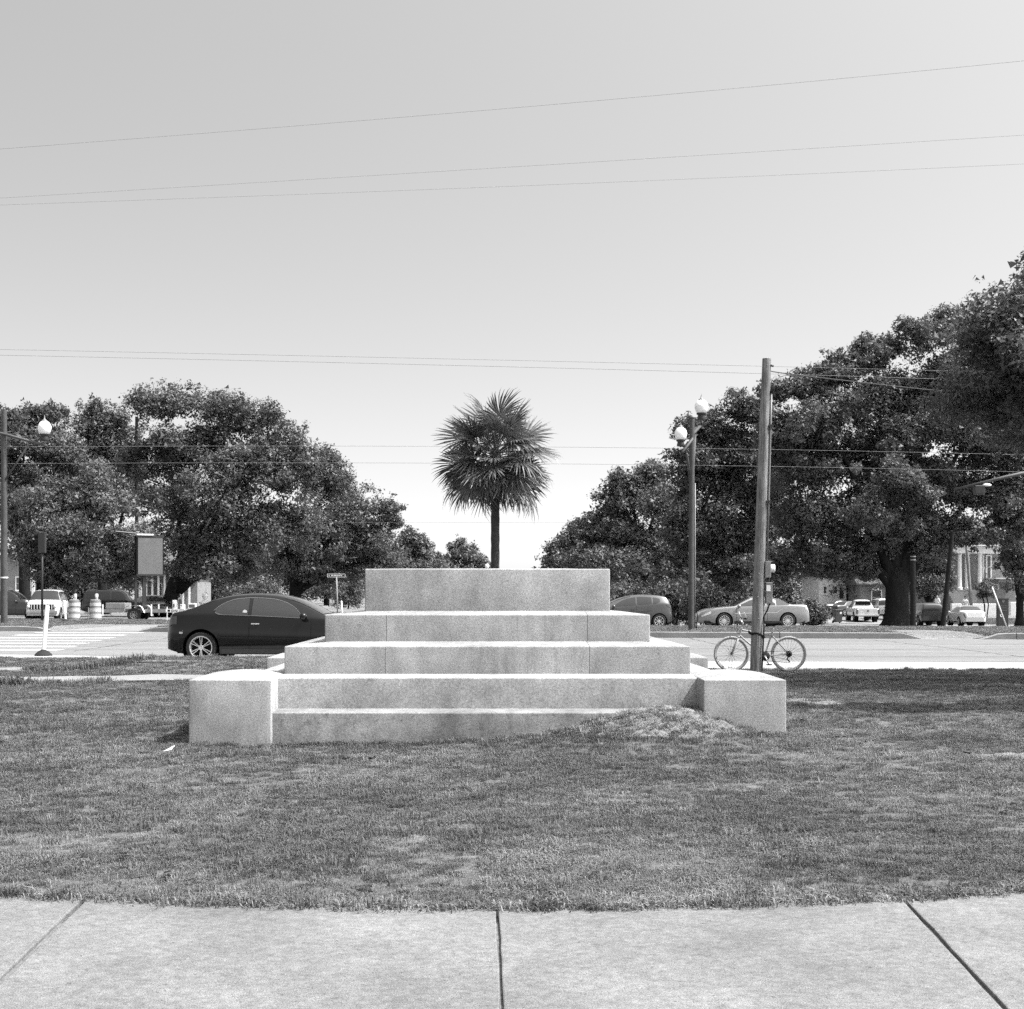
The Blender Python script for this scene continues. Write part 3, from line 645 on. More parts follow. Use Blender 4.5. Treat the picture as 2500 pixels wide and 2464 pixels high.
NEARL = [(-5.6, -.4, 4.9, .9, 1.6, .55), (-5.0, .6, 5.6, 1.1, 1.8, .55), (-4.4, -.8, 5.0, 1.3, 1.8, .8), (-3.6, .9, 5.9, 1.8, 2.2, .7), (-2.0, -.6, 7.0, 2.3, 3.0, 1.0), (0, .5, 7.8, 2.6, 3.2, 1.2), (-3.4, 2.6, 4.4, 1.7, 1.4, .8), (1.8, -1, 6.8, 2.2, 2.4, 1.2), (1.5, 2, 5.6, 2.2, 2.2, 1.0), (-4.9, -.2, 6.6, .5, .6, .35), (-5.5, 0, 5.5, 1.05, 1.2, .75), (-5.6, .8, 4.6, 1.0, 1.0, .6), (-5.5, 0, 5.5, 1.05, 1.2, .75), (-5.0, .2, 6.2, .9, 1.0, .5), (-5.2, -.5, 4.1, 1.0, 1.0, .5), (-4.2, 2.4, 5.6, 1.3, 1.3, .6), (-4.4, -5.6, 6.0, 1.7, .8, .5), (-2.2, -5.4, 6.4, 1.8, 1.2, .7), (-4.4, -5.6, 6.0, 1.7, .8, .5), (-4.0, -5.5, 6.1, 1.5, .7, .4)]
oak('dark leafy tree between the thick oak trunk and the white columned house', 122, 2268, .22, [(2250, 1375, 38, 40), (2290, 1360, 36, 45), (2270, 1420, 45, 40), (2310, 1410, 25, 35), (2235, 1430, 22, 25)], .17, 24000, M['leaf'], 27, bz=-.7, fork_py=1455, name='small_tree')
# the near tree at the right edge, whose shade falls across the lawn
t = oak('near live oak reaching in at the right edge, shading the lawn', 23.0, 3330, .38, [], .075, 10, M['leaf'], 26, fork_py=1080,
        extra=NEARL)
for ch in list(t.children):
    if ch.name.startswith('crown'): bpy.data.objects.remove(ch, do_unlink=True)
r_ = np.random.default_rng(5)
C_, R_ = crown_blobs(NEARL, r_, bs=.33)
leaf_mesh('crown', C_, R_, 230000, .068, M['leaf'], t, 333)
_r2 = np.random.default_rng(6); _C, _R = crown_blobs([(-4.5, -5.6, 6.0, 1.7, .75, .5), (-3.6, -5.4, 6.2, 1.6, .7, .5)], _r2, bs=.3)
leaf_mesh('crown', _C, _R, 30000, .07, M['leaf'], t, 334)
_m = MB()
for _e in ((-4.5, -5.6, 6.0), (-3.6, -5.4, 6.2)): limb(_m, (0, 0, 4.2), _e, .12, .03, _r2)
_m.build('limb', M['bark'], t, True)
# shrubs under the trees
SHR = [(1540, 1445, 60, 30, 84), (1650, 1440, 55, 40, 82), (1720, 1450, 55, 35, 80), (1905, 1435, 55, 45, 84), (1835, 1450, 50, 35, 86), (1990, 1478, 35, 18, 100), (620, 1440, 70, 40, 112), (850, 1430, 45, 35, 150)]
SHL = ['rounded shrub behind the grey hatchback roof', 'leafy shrub left of the twin lamp pole, behind the far cars', 'low shrub between the twin lamp pole and the silver car', 'shrub behind the boot of the silver convertible',
       'shrub behind the roof of the silver convertible', 'small dark shrub left of the parked cars by the thick trunk', 'dark shrub behind the coupe roof', 'dark shrub behind the street name sign']
for i, ((px, py, rx, ry, d), lb) in enumerate(zip(SHR, SHL)):
    zb = float(dip(PX(px, d), d)) - .04; c = P(px, py, d)
    s = thing('shrub', lb, 'shrub', (c.x, d, zb), group='shrubs under the trees')
    rr = np.random.default_rng(400 + i); w = rx / F * d; h = c.z - zb + ry / F * d
    C, Rd = crown_blobs([(0, 0, h * .5, w, w * .8, h * .5), (-.4 * w, 0, h * .35, w * .6, w * .6, h * .35), (.4 * w, .1, h * .4, w * .6, w * .6, h * .38)], rr, .22)
    leaf_mesh('foliage', C, Rd, 7000, .15, M['leaf2'], s, 450 + i)
    m = MB()
    for k in range(4): limb(m, (rr.normal() * .1, rr.normal() * .1, -.05), (rr.normal() * w * .3, rr.normal() * w * .3, h * .6), .035, .012, rr, n=3, seg=5)
    m.build('stem', M['bark'], s, True)
# round clipped topiary tree by the house
tp = thing('topiary_tree', 'clipped ball shaped topiary tree by the white columned house', 'tree', (PX(2404, 112), 112, -.85))
zz = PZ(1440, 112) + .85
C, Rd = crown_blobs([(0, 0, zz, 27 / F * 112, 27 / F * 112, 20 / F * 112)], np.random.default_rng(3), .12)
leaf_mesh('crown', C, Rd, 9000, .10, M['leaf2'], tp, 77)
m = MB(); limb(m, (0, 0, -.1), (-.15, 0, zz), .06, .05, np.random.default_rng(1), 4); limb(m, (.15, 0, -.1), (.2, 0, zz), .05, .04, np.random.default_rng(2), 4); m.build('trunk', M['bark'], tp, True)
# far trees that close the view under the crowns (alike, barely seen)
proto = None
for i, (X, Y, s) in enumerate([(-52, 150, 1.1), (-38, 190, 1.15), (-30, 235, 1.1), (30, 205, 1.1), (44, 165, 1.0), (62, 180, 1.2), (80, 150, 1.1), (-70, 165, 1.2), (-24, 300, 1.1), (24, 280, 1.0), (-45, 165, .9), (-32, 170, .8), (-60, 140, .9), (-22, 200, .9), (-27, 180, .8), (22, 190, .9), (28, 172, .9), (36, 182, .9), (52, 172, .9), (70, 168, 1), (-18, 250, 1), (18, 240, 1), (-40, 145, .7), (90, 175, 1.1)]):
    if proto is None:
        proto = thing('background_tree', 'distant tree glimpsed under the crowns of the nearer oaks', 'tree', (0, 0, 0), group='distant background trees')
        rr = np.random.default_rng(88)
        C, Rd = crown_blobs([(0, 0, 8, 7, 7, 4.5), (-4, 0, 4.5, 4.5, 4.5, 3.2), (4, 1, 4.5, 4.5, 4.5, 3.2), (0, -2, 3.2, 5.5, 4, 2.6)], rr, .75)
        leaf_mesh('crown', C, Rd, 14000, .34, M['leaffar'], proto, 89)
        m = MB(); m.tube([(0, 0, -1), (0, 0, 2), (.2, 0, 7)], [.5, .4, .2], 8); m.build('trunk', M['bark'], proto, True); o = proto
    else: o = copy_tree(proto)
    o.location = (X, Y, -.7 if X > 9 else -.06); o.scale = (s, s, s); o.rotation_euler = (0, 0, i * 1.3)

# ------------------------------------------------------------------ palm
PD = 56.5; pb = Vector((PX(1209, PD), PD, .15)); PTOP = PZ(1112, PD) - .15
palm = thing('palm_tree', 'cabbage palm with fan fronds on the median directly behind the stepped base', 'palm', pb)
m = MB(); rr = np.random.default_rng(31)
prof = [(.24, -.1), (.21, .1), (.185, .6)] + [(.165 + .008 * math.sin(k * 2.4), .6 + (PTOP - 1.0) * k / 22) for k in range(23)] + [(.20, PTOP - .2), (.24, PTOP), (.16, PTOP + .25), (.03, PTOP + .35)]
m.lathe(prof, 18); m.build('trunk', M['palmbark'], palm, True)
def frond_mesh(seed, blade, petiole, seg, spread, droop, curl, wid):
    r = np.random.default_rng(seed); V = []; Fs = []
    # petiole along +x, arching down slightly, then fan in local plane with z up
    def spine(t): return Vector((petiole * t, 0, .10 * math.sin(t * 2.2) - .10 * t * t))
    mb = MB(); mb.tube([spine(i / 5) for i in range(6)], [.03, .024, .02, .018, .016, .013], 5)
    tip = spine(1)
    for k in range(seg):
        a = -spread + 2 * spread * k / (seg - 1) + r.normal() * .03
        L = blade * (1.0 - .28 * (abs(a) / spread) ** 2) * r.uniform(.9, 1.08)
        o = tip + Vector((.16 * blade * max(0, math.cos(a)) * (1 - abs(a) / 3), 0, 0))
        dirx = Vector((math.cos(a), math.sin(a), 0)); side = Vector((-math.sin(a), math.cos(a), 0))
        w = wid * r.uniform(.8, 1.15); rows = []
        fold = .35 * (1 if k % 2 else -1)
        for j, t in enumerate((0, .3, .6, .85, 1.0)):
            ww = w * (.25 + 1.0 * t if t < .45 else max(.02, 1.0 - (t - .45) * 1.75)) * .5
            z = -droop * L * t ** 2.2 * r.uniform(.85, 1.15) + curl * abs(math.sin(a)) * t * blade * .35
            c = o + dirx * (L * t * (1 - .18 * droop * t)) + Vector((0, 0, z))
            rows.append((c - side * ww + Vector((0, 0, ww * fold)), c + side * ww - Vector((0, 0, ww * fold))))
        b = len(mb.v)
        for p, q in rows: mb.v += [tuple(p), tuple(q)]
        for j in range(4): mb.f.append((b + 2 * j, b + 2 * j + 1, b + 2 * j + 3, b + 2 * j + 2))
    me = bpy.data.meshes.new('frond'); me.from_pydata(mb.v, [], mb.f); me.update(); return me
live = [frond_mesh(500 + i, 1.16, 1.0 + .08 * i, 34, 2.0, .16 + .10 * i, .55, .088) for i in range(4)]
for me in live: me.materials.append(M['frond'])
dead = [frond_mesh(540 + i, .95, .8, 26, 1.5, .75, .3, .05) for i in range(3)]
for me in dead: me.materials.append(M['deadfrond'])
ga = 2.39996; N_ = 48
for i in range(N_):
    u = (i + .5) / N_; el = R(66 - 116 * u + rr.normal() * 5); az = i * ga + rr.normal() * .2
    o = bpy.data.objects.new('frond', live[i % 4]); COL.objects.link(o); o.parent = palm
    sc = rr.uniform(.98, 1.15)
    o.matrix_local = Matrix.Translation((0, 0, PTOP - .05 + .2 * math.sin(el) + rr.normal() * .06)) @ Matrix.Rotation(az, 4, 'Z') @ Matrix.Rotation(-el, 4, 'Y') @ Matrix.Rotation(rr.normal() * .55, 4, 'X') @ Matrix.Scale(sc, 4)
for i in range(18):                      # lower, older fronds
    el = R(rr.uniform(-58, -12)); az = i * ga + 1.1
    o = bpy.data.objects.new('frond', live[i % 4]); COL.objects.link(o); o.parent = palm
    o.matrix_local = Matrix.Translation((0, 0, PTOP - .15)) @ Matrix.Rotation(az, 4, 'Z') @ Matrix.Rotation(-el, 4, 'Y') @ Matrix.Rotation(rr.normal() * .6, 4, 'X') @ Matrix.Scale(rr.uniform(.95, 1.12), 4)
for i in range(9):                       # young inner fronds
    el = R(rr.uniform(-30, 75)); az = i * ga + .4
    o = bpy.data.objects.new('frond', live[i % 4]); COL.objects.link(o); o.parent = palm
    o.matrix_local = Matrix.Translation((0, 0, PTOP - .05)) @ Matrix.Rotation(az, 4, 'Z') @ Matrix.Rotation(-el, 4, 'Y') @ Matrix.Rotation(rr.normal() * .8, 4, 'X') @ Matrix.Scale(rr.uniform(.55, .75), 4)
for i in range(13):
    az = [3.4, 3.9, 4.3, 2.9, 4.8, 5.4, .2, .9, 1.6, 2.3, 3.6, 4.1, 5.0][i] + rr.normal() * .1; el = R(-62 - rr.uniform(0, 16))
    o = bpy.data.objects.new('dry_frond', dead[i % 3]); COL.objects.link(o); o.parent = palm
    sc = rr.uniform(1.0, 1.2) * (1.2 if i in (0, 1, 10) else .95)
    o.matrix_local = Matrix.Translation((0, 0, PTOP - .1)) @ Matrix.Rotation(az, 4, 'Z') @ Matrix.Rotation(-el, 4, 'Y') @ Matrix.Rotation(rr.normal() * .3, 4, 'X') @ Matrix.Scale(sc, 4)

# ------------------------------------------------------------------ vehicles
def pchip(pts):
    x = np.array([p[0] for p in pts], float); y = np.array([p[1] for p in pts], float)
    h = np.diff(x); s = np.diff(y) / h; m = np.zeros_like(y)
    for i in range(1, len(x) - 1):
        if s[i - 1] * s[i] > 0:
            w1 = 2 * h[i] + h[i - 1]; w2 = h[i] + 2 * h[i - 1]; m[i] = (w1 + w2) / (w1 / s[i - 1] + w2 / s[i])
    m[0] = s[0]; m[-1] = s[-1]
    def f(q):
        q = min(max(q, x[0]), x[-1]); i = min(max(int(np.searchsorted(x, q)) - 1, 0), len(h) - 1); t = (q - x[i]) / h[i]
        return float((1 + 2 * t) * (1 - t) ** 2 * y[i] + t * (1 - t) ** 2 * h[i] * m[i] + t * t * (3 - 2 * t) * y[i + 1] + t * t * (t - 1) * h[i] * m[i + 1])
    return f
class Surf:
    """car body: x from the rear (0) to the nose (L); t 0 sill .. .5 belt .. .8 roof edge .. 1 centre line"""
    def __init__(s, L, W, top, belt, half, wheels, wr, sill=.20, tumble=.58, arch=.07):
        s.L = L; s.top = pchip(top); s.belt = pchip(belt); s.halff = pchip([(a, b * W / 2) for a, b in half]); s.wh = wheels; s.wr = wr; s.sill = sill; s.tum = tumble; s.ar = wr + arch
    def bot(s, x):
        b = s.sill + .10 * max(0, 1 - x / .35) + .06 * max(0, 1 - (s.L - x) / .4)
        for c in s.wh:
            d = abs(x - c)
            if d < s.ar: b = max(b, s.wr + math.sqrt(s.ar ** 2 - d * d))
        return b
    def pt(s, x, t, side=1):
        h = s.halff(x); zb = s.bot(x); ze = min(s.belt(x), s.top(x) - .03); zt = s.top(x)
        if t <= .5:
            u = t / .5; z = zb + u * (ze - zb); q = (z - s.sill) / max(.1, ze - s.sill)
            y = h * float(np.interp(q, [0, .12, .35, .62, .74, .9, 1], [.925, .965, 1.0, .998, .985, .965, .945]))
        else:
            g = zt - ze; y5 = h * .945; ed = .10 * g + .012; y8 = max(.12, y5 - s.tum * max(0, g - .04) - .02)
            if t <= .8:
                u = (t - .5) / .3; z = ze + u * (g - ed); y = y5 + (y8 - y5) * (u ** 1.15)
            else:
                w = (t - .8) / .2; y = y8 * math.cos(w * math.pi / 2) ** .62 if w < 1 else 0; z = zt - ed * (1 - math.sin(w * math.pi / 2) ** 1.3)
        return Vector((x, y * side, z))
    def nrm(s, x, t, side):
        e = .01; a = s.pt(min(s.L, x + e), t, side) - s.pt(max(0, x - e), t, side); b = s.pt(x, min(1, t + e), side) - s.pt(x, max(0, t - e), side)
        n = a.cross(b); n = n.normalized() if n.length > 1e-9 else Vector((0, side, 0))
        if n.y * side < 0 or (t > .85 and n.z < 0): n = -n
        return n
    def t_of_z(s, x, z):
        ze = min(s.belt(x), s.top(x) - .03); g = s.top(x) - ze; ed = .10 * g + .012
        return min(.8, max(.5, .5 + .3 * (z - ze) / max(.02, g - ed)))
    def body(s, mb, n=64):
        xs = sorted(set(list(np.linspace(0, s.L, n)) + [c + k for c in s.wh for k in (-s.ar - .003, -s.ar + .003, -s.ar + .03, -s.ar + .09, s.ar - .09, s.ar - .03, s.ar - .003, s.ar + .003) if 0 < c + k < s.L]))
        ts = list(np.linspace(0, .5, 11)) + list(np.linspace(.54, .8, 7)) + list(np.linspace(.825, 1, 8))
        for side in (1, -1): mb.grid([[s.pt(x, t, side) for t in ts] for x in xs])
        for x in (xs[0], xs[-1]): mb.grid([[s.pt(x, t, 1) for t in ts], [s.pt(x, t, -1) for t in ts]])
        return mb
    def patch(s, xa, xb, lo, hi, side, off=.007, nx=14, nt=6, z=True):
        rows = []
        for i in range(nx + 1):
            x = xa + (xb - xa) * i / nx; a = lo(x); b = max(a + 1e-4, hi(x)); row = []
            for j in range(nt + 1):
                q = a + (b - a) * j / nt; t = s.t_of_z(x, q) if z else q
                row.append(s.pt(x, t, side) + s.nrm(x, t, side) * off)
            rows.append(row)
        return MB().grid(rows)
    def across(s, xa, xb, tmin, off=.008, nx=8, nt=8):
        rows = []
        for i in range(nx + 1):
            x = xa + (xb - xa) * i / nx
            row = [s.pt(x, tmin(x) + (1 - tmin(x)) * j / nt, 1) + s.nrm(x, tmin(x) + (1 - tmin(x)) * j / nt, 1) * off for j in range(nt + 1)]
            rows.append([Vector((v.x, -v.y, v.z)) for v in row[:-1]] + row[::-1])
        return MB().grid(rows)
RY = Matrix.Rotation(R(90), 4, 'X')
def wheel(parent, x, y, r, rim_r, w, side, style, spokes):
    Mx = Matrix.Translation((0, 0, 0)) @ Matrix.Rotation(R(-90) * side, 4, 'X')
    o = MB().lathe([(rim_r * .98, -w / 2), (r * .93, -w / 2), (r, -w * .36), (r, w * .36), (r * .93, w / 2), (rim_r * .99, w / 2), (rim_r * .96, w * .30), (rim_r * .96, -w * .3)], 40, Mx, cap=False).build('wheel', M['rubber'], parent, True, angle=40)
    o.location = (x, y, r)
    m = MB(); m.lathe([(rim_r * .99, w * .46), (rim_r, w * .50), (rim_r * .93, w * .50), (rim_r * .86, w * .30), (rim_r * .86, -w * .2)], 40, Mx, cap=False)
    m.lathe([(.001, w * .43), (rim_r * .2, w * .44), (rim_r * .24, w * .36), (rim_r * .24, w * .1)], 20, Mx, cap=False)
    for k in range(spokes):
        a = 2 * math.pi * (k + .5) / spokes
        for dd in ((-.13, .13) if style == 'twin' else (0,)):
            c, s_ = math.cos(a + dd), math.sin(a + dd); ww = rim_r * (.062 if style == 'twin' else .11 if style == 'multi' else .2)
            p0 = Vector((c, s_, 0)) * rim_r * .16; p1 = Vector((c, s_, 0)) * rim_r * .92; tx = Vector((-s_, c, 0)) * ww / 2
            q = [p0 - tx + Vector((0, 0, w * .40)), p0 + tx + Vector((0, 0, w * .40)), p1 + tx + Vector((0, 0, w * .46)), p1 - tx + Vector((0, 0, w * .46))]
            q2 = [v - Vector((0, 0, .03)) for v in q]
            m.add([Mx @ v for v in q + q2], [(0, 1, 2, 3), (7, 6, 5, 4), (0, 4, 5, 1), (1, 5, 6, 2), (2, 6, 7, 3), (3, 7, 4, 0)])
    m.build('rim', M['alloy'] if style != 'steel' else M['steel'], o, True, angle=30)
    MB().lathe([(.001, 0), (rim_r * .9, 0)], 24, Mx @ Matrix.Translation((0, 0, -.01)), cap=False).build('brake_disc', M['black'], o)
def car(name, label, loc, rz, S, paint, windows, shield, rear, wheels, lamps, W, extra=None, roofmat=None, roof=None, seams=(), group=None, handle=None, mirror=None, glass='carglass', trim=True):
    t = thing(name, label, 'car' if name != 'pickup_truck' else 'truck', loc, rz, group)
    S.body(MB()).build('body', paint, t, True, angle=38)
    m = MB()
    for c in S.wh:
        for side in (1, -1):
            m.lathe([(S.ar * .995, -.30), (S.ar * .995, 0), (.01, 0)][::-1] if False else [(S.ar * 1.02, -.02), (S.ar * 1.02, .28), (.01, .28)], 28, Matrix.Translation((c, side * (S.halff(c) * .985 - .03), S.wr)) @ Matrix.Rotation(R(90) * side, 4, 'X'), cap=False)
    hw = S.halff(S.L / 2) * .9
    m.bbox(.25, S.wh[0] - S.ar, -hw, hw, S.sill + .01, S.sill + .12); m.bbox(S.wh[0] + S.ar, S.wh[1] - S.ar, -hw, hw, S.sill - .01, S.sill + .1); m.bbox(S.wh[1] + S.ar, S.L - .25, -hw, hw, S.sill + .01, S.sill + .12)
    m.bbox(S.wh[0] - S.ar, S.wh[1] + S.ar, -hw * .55, hw * .55, S.sill + .02, S.sill + .15)
    m.build('underbody', M['black'], t)
    for side in (1, -1):
        for (xa, xb, lo, hi) in windows:
            S.patch(xa, xb, pchip(lo), pchip(hi), side).build('side_window', M[glass], t, True)
        for xs_ in seams:
            S.patch(xs_ - .006, xs_ + .006, lambda x: .06, lambda x: .5, side, .003, 2, 12, z=False).build('door_seam', M['black'], t)
        for (nm, xa, xb, ta, tb, mt) in lamps:
            S.patch(xa, xb, ta, tb, side, .008, 8, 6, z=False).build(nm, M[mt], t, True)
        if handle:
            for hx in handle:
                p = S.pt(hx, .40, side); MB().box(p + Vector((0, .012 * side, 0)), (.17, .03, .028)).build('door_handle', M['chrome'] if paint in (M['coupe'], M['dkpaint']) else paint, t, bevel=.008)
        if mirror:
            p = S.pt(mirror, .51, side); m = MB(); m.lathe([(.001, -.09), (.055, -.075), (.075, -.02), (.07, .05), (.03, .085), (.001, .09)], 14, Matrix.Translation(p + Vector((0, .13 * side, .04))) @ Matrix.Rotation(R(90), 4, 'X'), cap=False)
            m.tube([p, p + Vector((0, .1 * side, .02))], .02, 6); m.build('mirror', paint, t, True)
        if trim: S.patch(S.wh[0] + S.ar + .05, S.wh[1] - S.ar - .05, lambda x: .01, lambda x: .07, side, .006, 10, 2, z=False).build('sill_trim', M['darkmetal'], t)
    if shield: S.across(shield[0], shield[1], lambda x: .815).build('windshield', M[glass], t, True)
    if rear: S.across(rear[0], rear[1], lambda x: .82).build('rear_window', M[glass], t, True)
    for c in S.wh:
        for side in (1, -1): wheel(t, c, side * (S.halff(c) * .985 - wheels[1] / 2 + .01), S.wr, wheels[0], wheels[1], side, wheels[2], wheels[3])
    if extra: extra(t, S)
    return t
FULL = lambda L: [(0, .70), (.05, .80), (.18, .90), (.5, .965), (1.1, 1), (L * .6, 1), (L - .8, .965), (L - .3, .87), (L - .08, .72), (L, .60)]
# ---- the dark coupe on the near road
Sc = Surf(4.58, 1.755, [(0, .80), (.05, .97), (.16, 1.055), (.32, 1.085), (.56, 1.155), (.855, 1.28), (1.09, 1.365), (1.444, 1.432), (1.837, 1.453), (2.23, 1.433), (2.62, 1.355), (3.016, 1.185), (3.37, 1.0), (3.75, .94), (4.2, .84), (4.45, .73), (4.58, .58)],
          [(0, .78), (.15, .98), (.9, 1.0), (1.8, .975), (2.9, .925), (3.4, .90), (4.1, .80), (4.58, .52)], FULL(4.58), (.76, 3.62), .322, .19, .62, .065)
def coupe_extra(t, S):
    MB().box((-.012, 0, .78), (.03, .5, .13)).build('licence_plate', M['white'], t)
    m = MB()
    for side in (1, -1):
        S.patch(1.757, 1.80, pchip([(1.7, .99), (1.9, .985)]), pchip([(1.7, 1.36), (1.9, 1.36)]), side, .010, 2, 6).build('door_pillar', M['coupe'], t, True)
        # bright window reveal
        lo = pchip([(1.03, 1.05), (1.2, 1.0), (1.75, .985), (2.9, .93)])
        S.patch(1.05, 2.86, lambda x: lo(x) - .012, lambda x: lo(x) + .006, side, .012, 20, 1).build('window_trim', M['trimdark'], t)
        up = pchip([(1.0, 1.06), (1.12, 1.17), (1.3, 1.27), (1.5, 1.325), (1.8, 1.345), (2.23, 1.32), (2.5, 1.25), (2.75, 1.1), (2.86, .96)])
        S.patch(1.02, 2.86, lambda x: up(x) - .004, lambda x: up(x) + .012, side, .012, 30, 1).build('window_trim', M['trimdark'], t)
    o = MB(); o.lathe([(.001, 0), (.045, 0), (.045, .004), (.001, .004)], 16, Matrix.Translation(S.pt(1.67, S.t_of_z(1.67, 1.06), -1) + Vector((0, -.012, 0))) @ Matrix.Rotation(R(90), 4, 'X'), cap=False)
    o.build('window_sticker', M['white'], t)
CW = [(1.05, 1.74, [(1.0, 1.045), (1.2, 1.0), (1.75, .985)], [(1.0, 1.07), (1.12, 1.17), (1.3, 1.265), (1.5, 1.32), (1.75, 1.34)]),
      (1.81, 2.85, [(1.8, .985), (2.9, .93)], [(1.8, 1.34), (2.23, 1.315), (2.5, 1.245), (2.75, 1.09), (2.86, .95)])]
car('coupe', 'dark two door coupe with alloy wheels driving behind the left corner block', (PX(411, 30.5), 31.2, 0), R(-3), Sc, M['coupe'], CW, (2.46, 3.30), (.35, 1.0), (.243, .22, 'twin', 6),
    [('tail_lamp', .02, .24, lambda x: .38 + .05 * (x < .05), lambda x: .49, 'darklens'), ('headlamp', 4.15, 4.45, lambda x: .36, lambda x: .47, 'lens'), ('side_marker', .30, .38, lambda x: .26, lambda x: .285, 'lens')], 1.755, coupe_extra, seams=(1.77, 3.06), handle=(1.90,), mirror=2.92)
# ---- grey hatchback on the far carriageway, nose to the left
Sh = Surf(4.03, 1.70, [(0, .60), (.03, .9), (.09, 1.08), (.2, 1.27), (.32, 1.375), (.65, 1.43), (1.32, 1.452), (1.77, 1.42), (2.22, 1.31), (2.69, 1.13), (3.05, .99), (3.4, .92), (3.8, .78), (4.03, .6)],
          [(0, .55), (.1, 1.0), (.5, 1.05), (.87, 1.03), (1.6, .97), (2.44, .90), (3.0, .86), (3.6, .78), (4.03, .54)], FULL(4.03), (.60, 3.13), .297, .19, .5, .055)
HW = [(.55, .86, [(.5, 1.17), (.7, 1.07), (.9, 1.05)], [(.5, 1.19), (.62, 1.28), (.9, 1.33)]), (.92, 1.56, [(.9, 1.05), (1.6, 1.0)], [(.9, 1.325), (1.3, 1.345), (1.6, 1.34)]),
      (1.62, 2.55, [(1.6, 1.0), (2.6, .92)], [(1.6, 1.335), (1.9, 1.29), (2.2, 1.19), (2.45, 1.05), (2.6, .93)])]
D_H = 64.5
car('hatchback', 'grey hatchback stopped on the far carriageway right of the stepped base', (PX(1642, D_H - .9), D_H, -.03), R(180 + 2), Sh, M['greypaint'], HW, (1.85, 2.72), (.05, .28), (.21, .2, 'multi', 9),
    [('tail_lamp', .04, .30, lambda x: .405 + .2 * (x - .04), lambda x: .50 + .12 * (.3 - x), 'darklens'), ('headlamp', 3.55, 3.85, lambda x: .38, lambda x: .48, 'lens')], 1.7, seams=(1.58, 2.6), handle=(1.75,), mirror=2.6)
# ---- silver convertible with raised soft top
Sv = Surf(4.90, 1.82, [(0, .62), (.05, .9), (.17, 1.0), (.5, 1.02), (.84, 1.02), (.95, 1.06), (1.26, 1.235), (1.68, 1.33), (2.27, 1.36), (2.59, 1.33), (2.95, 1.16), (3.38, .955), (3.8, .91), (4.4, .83), (4.72, .70), (4.90, .5)],
          [(0, .58), (.17, .95), (.9, .965), (2.2, .945), (3.3, .895), (4.2, .80), (4.9, .46)], FULL(4.90), (1.0, 3.78), .318, .19, .62, .06)
def conv_extra(t, S):
    for side in (1, -1):
        S.patch(1.0, 4.3, lambda x: .30, lambda x: .315, side, .008, 20, 1, z=False).build('body_moulding', M['chrome'], t)
        S.patch(.93, 1.5, lambda x: S.belt(x) + .03, lambda x: 1.5, side, .004, 8, 5).build('soft_top_side', M['softtop'], t, True)
    S.across(.97, 2.5, lambda x: .78, .006, 14).build('soft_top', M['softtop'], t, True)
car('convertible', 'silver convertible with its soft top up, behind the leaning wooden pole', (PX(1978, D_H - .9), D_H, -.03), R(180 + 2), Sv, M['silver'],
    [(1.55, 1.92, [(1.5, 1.0), (2.0, .98)], [(1.5, 1.02), (1.7, 1.18), (1.95, 1.27)]), (1.98, 3.22, [(1.9, .98), (3.3, .93)], [(1.95, 1.27), (2.3, 1.27), (2.6, 1.21), (2.9, 1.08), (3.25, .94)])], (2.62, 3.34), None, (.225, .22, 'multi', 14),
    [('tail_lamp', .03, .22, lambda x: .40, lambda x: .49, 'lens'), ('headlamp', 4.35, 4.75, lambda x: .38 - .02 * (x - 4.35), lambda x: .48, 'lens')], 1.82, conv_extra, seams=(1.9, 3.25), handle=(2.1,), mirror=3.15)
# ---- generic bodies for the parked cars further away
def sedan(name, label, loc, rz, paint, group=None, L=4.7, W=1.80, h=1.42, extra=None):
    k = h / 1.42
    S = Surf(L, W, [(0, .6), (.04, .88 * k), (.15, .98 * k), (.75, 1.02 * k), (.95, 1.06 * k), (1.45, 1.34 * k), (2.0, 1.42 * k), (2.5, 1.39 * k), (2.9, 1.24 * k), (3.35, .98 * k), (3.9, .92 * k), (4.4, .78), (L, .52)],
             [(0, .55), (.15, .93 * k), (.9, .95 * k), (2.2, .93 * k), (3.4, .88 * k), (4.2, .76), (L, .48)], FULL(L), (1.0, L - .95), .31, .19, .6, .06)
    return car(name, label, loc, rz, S, paint, [(1.2, 1.95, [(1.1, .99 * k), (2, .97 * k)], [(1.15, 1.01 * k), (1.4, 1.2 * k), (1.7, 1.30 * k), (2, 1.33 * k)]), (2.02, 3.15, [(2, .97 * k), (3.2, .93 * k)], [(2, 1.33 * k), (2.4, 1.30 * k), (2.8, 1.16 * k), (3.2, .95 * k)])],
               (2.55, 3.28), (1.02, 1.62), (.21, .2, 'multi', 9), [('tail_lamp', .02, .16, lambda x: .37, lambda x: .48, 'darklens'), ('headlamp', L - .5, L - .2, lambda x: .37, lambda x: .47, 'lens')], W, extra, seams=(1.98,), mirror=3.1)
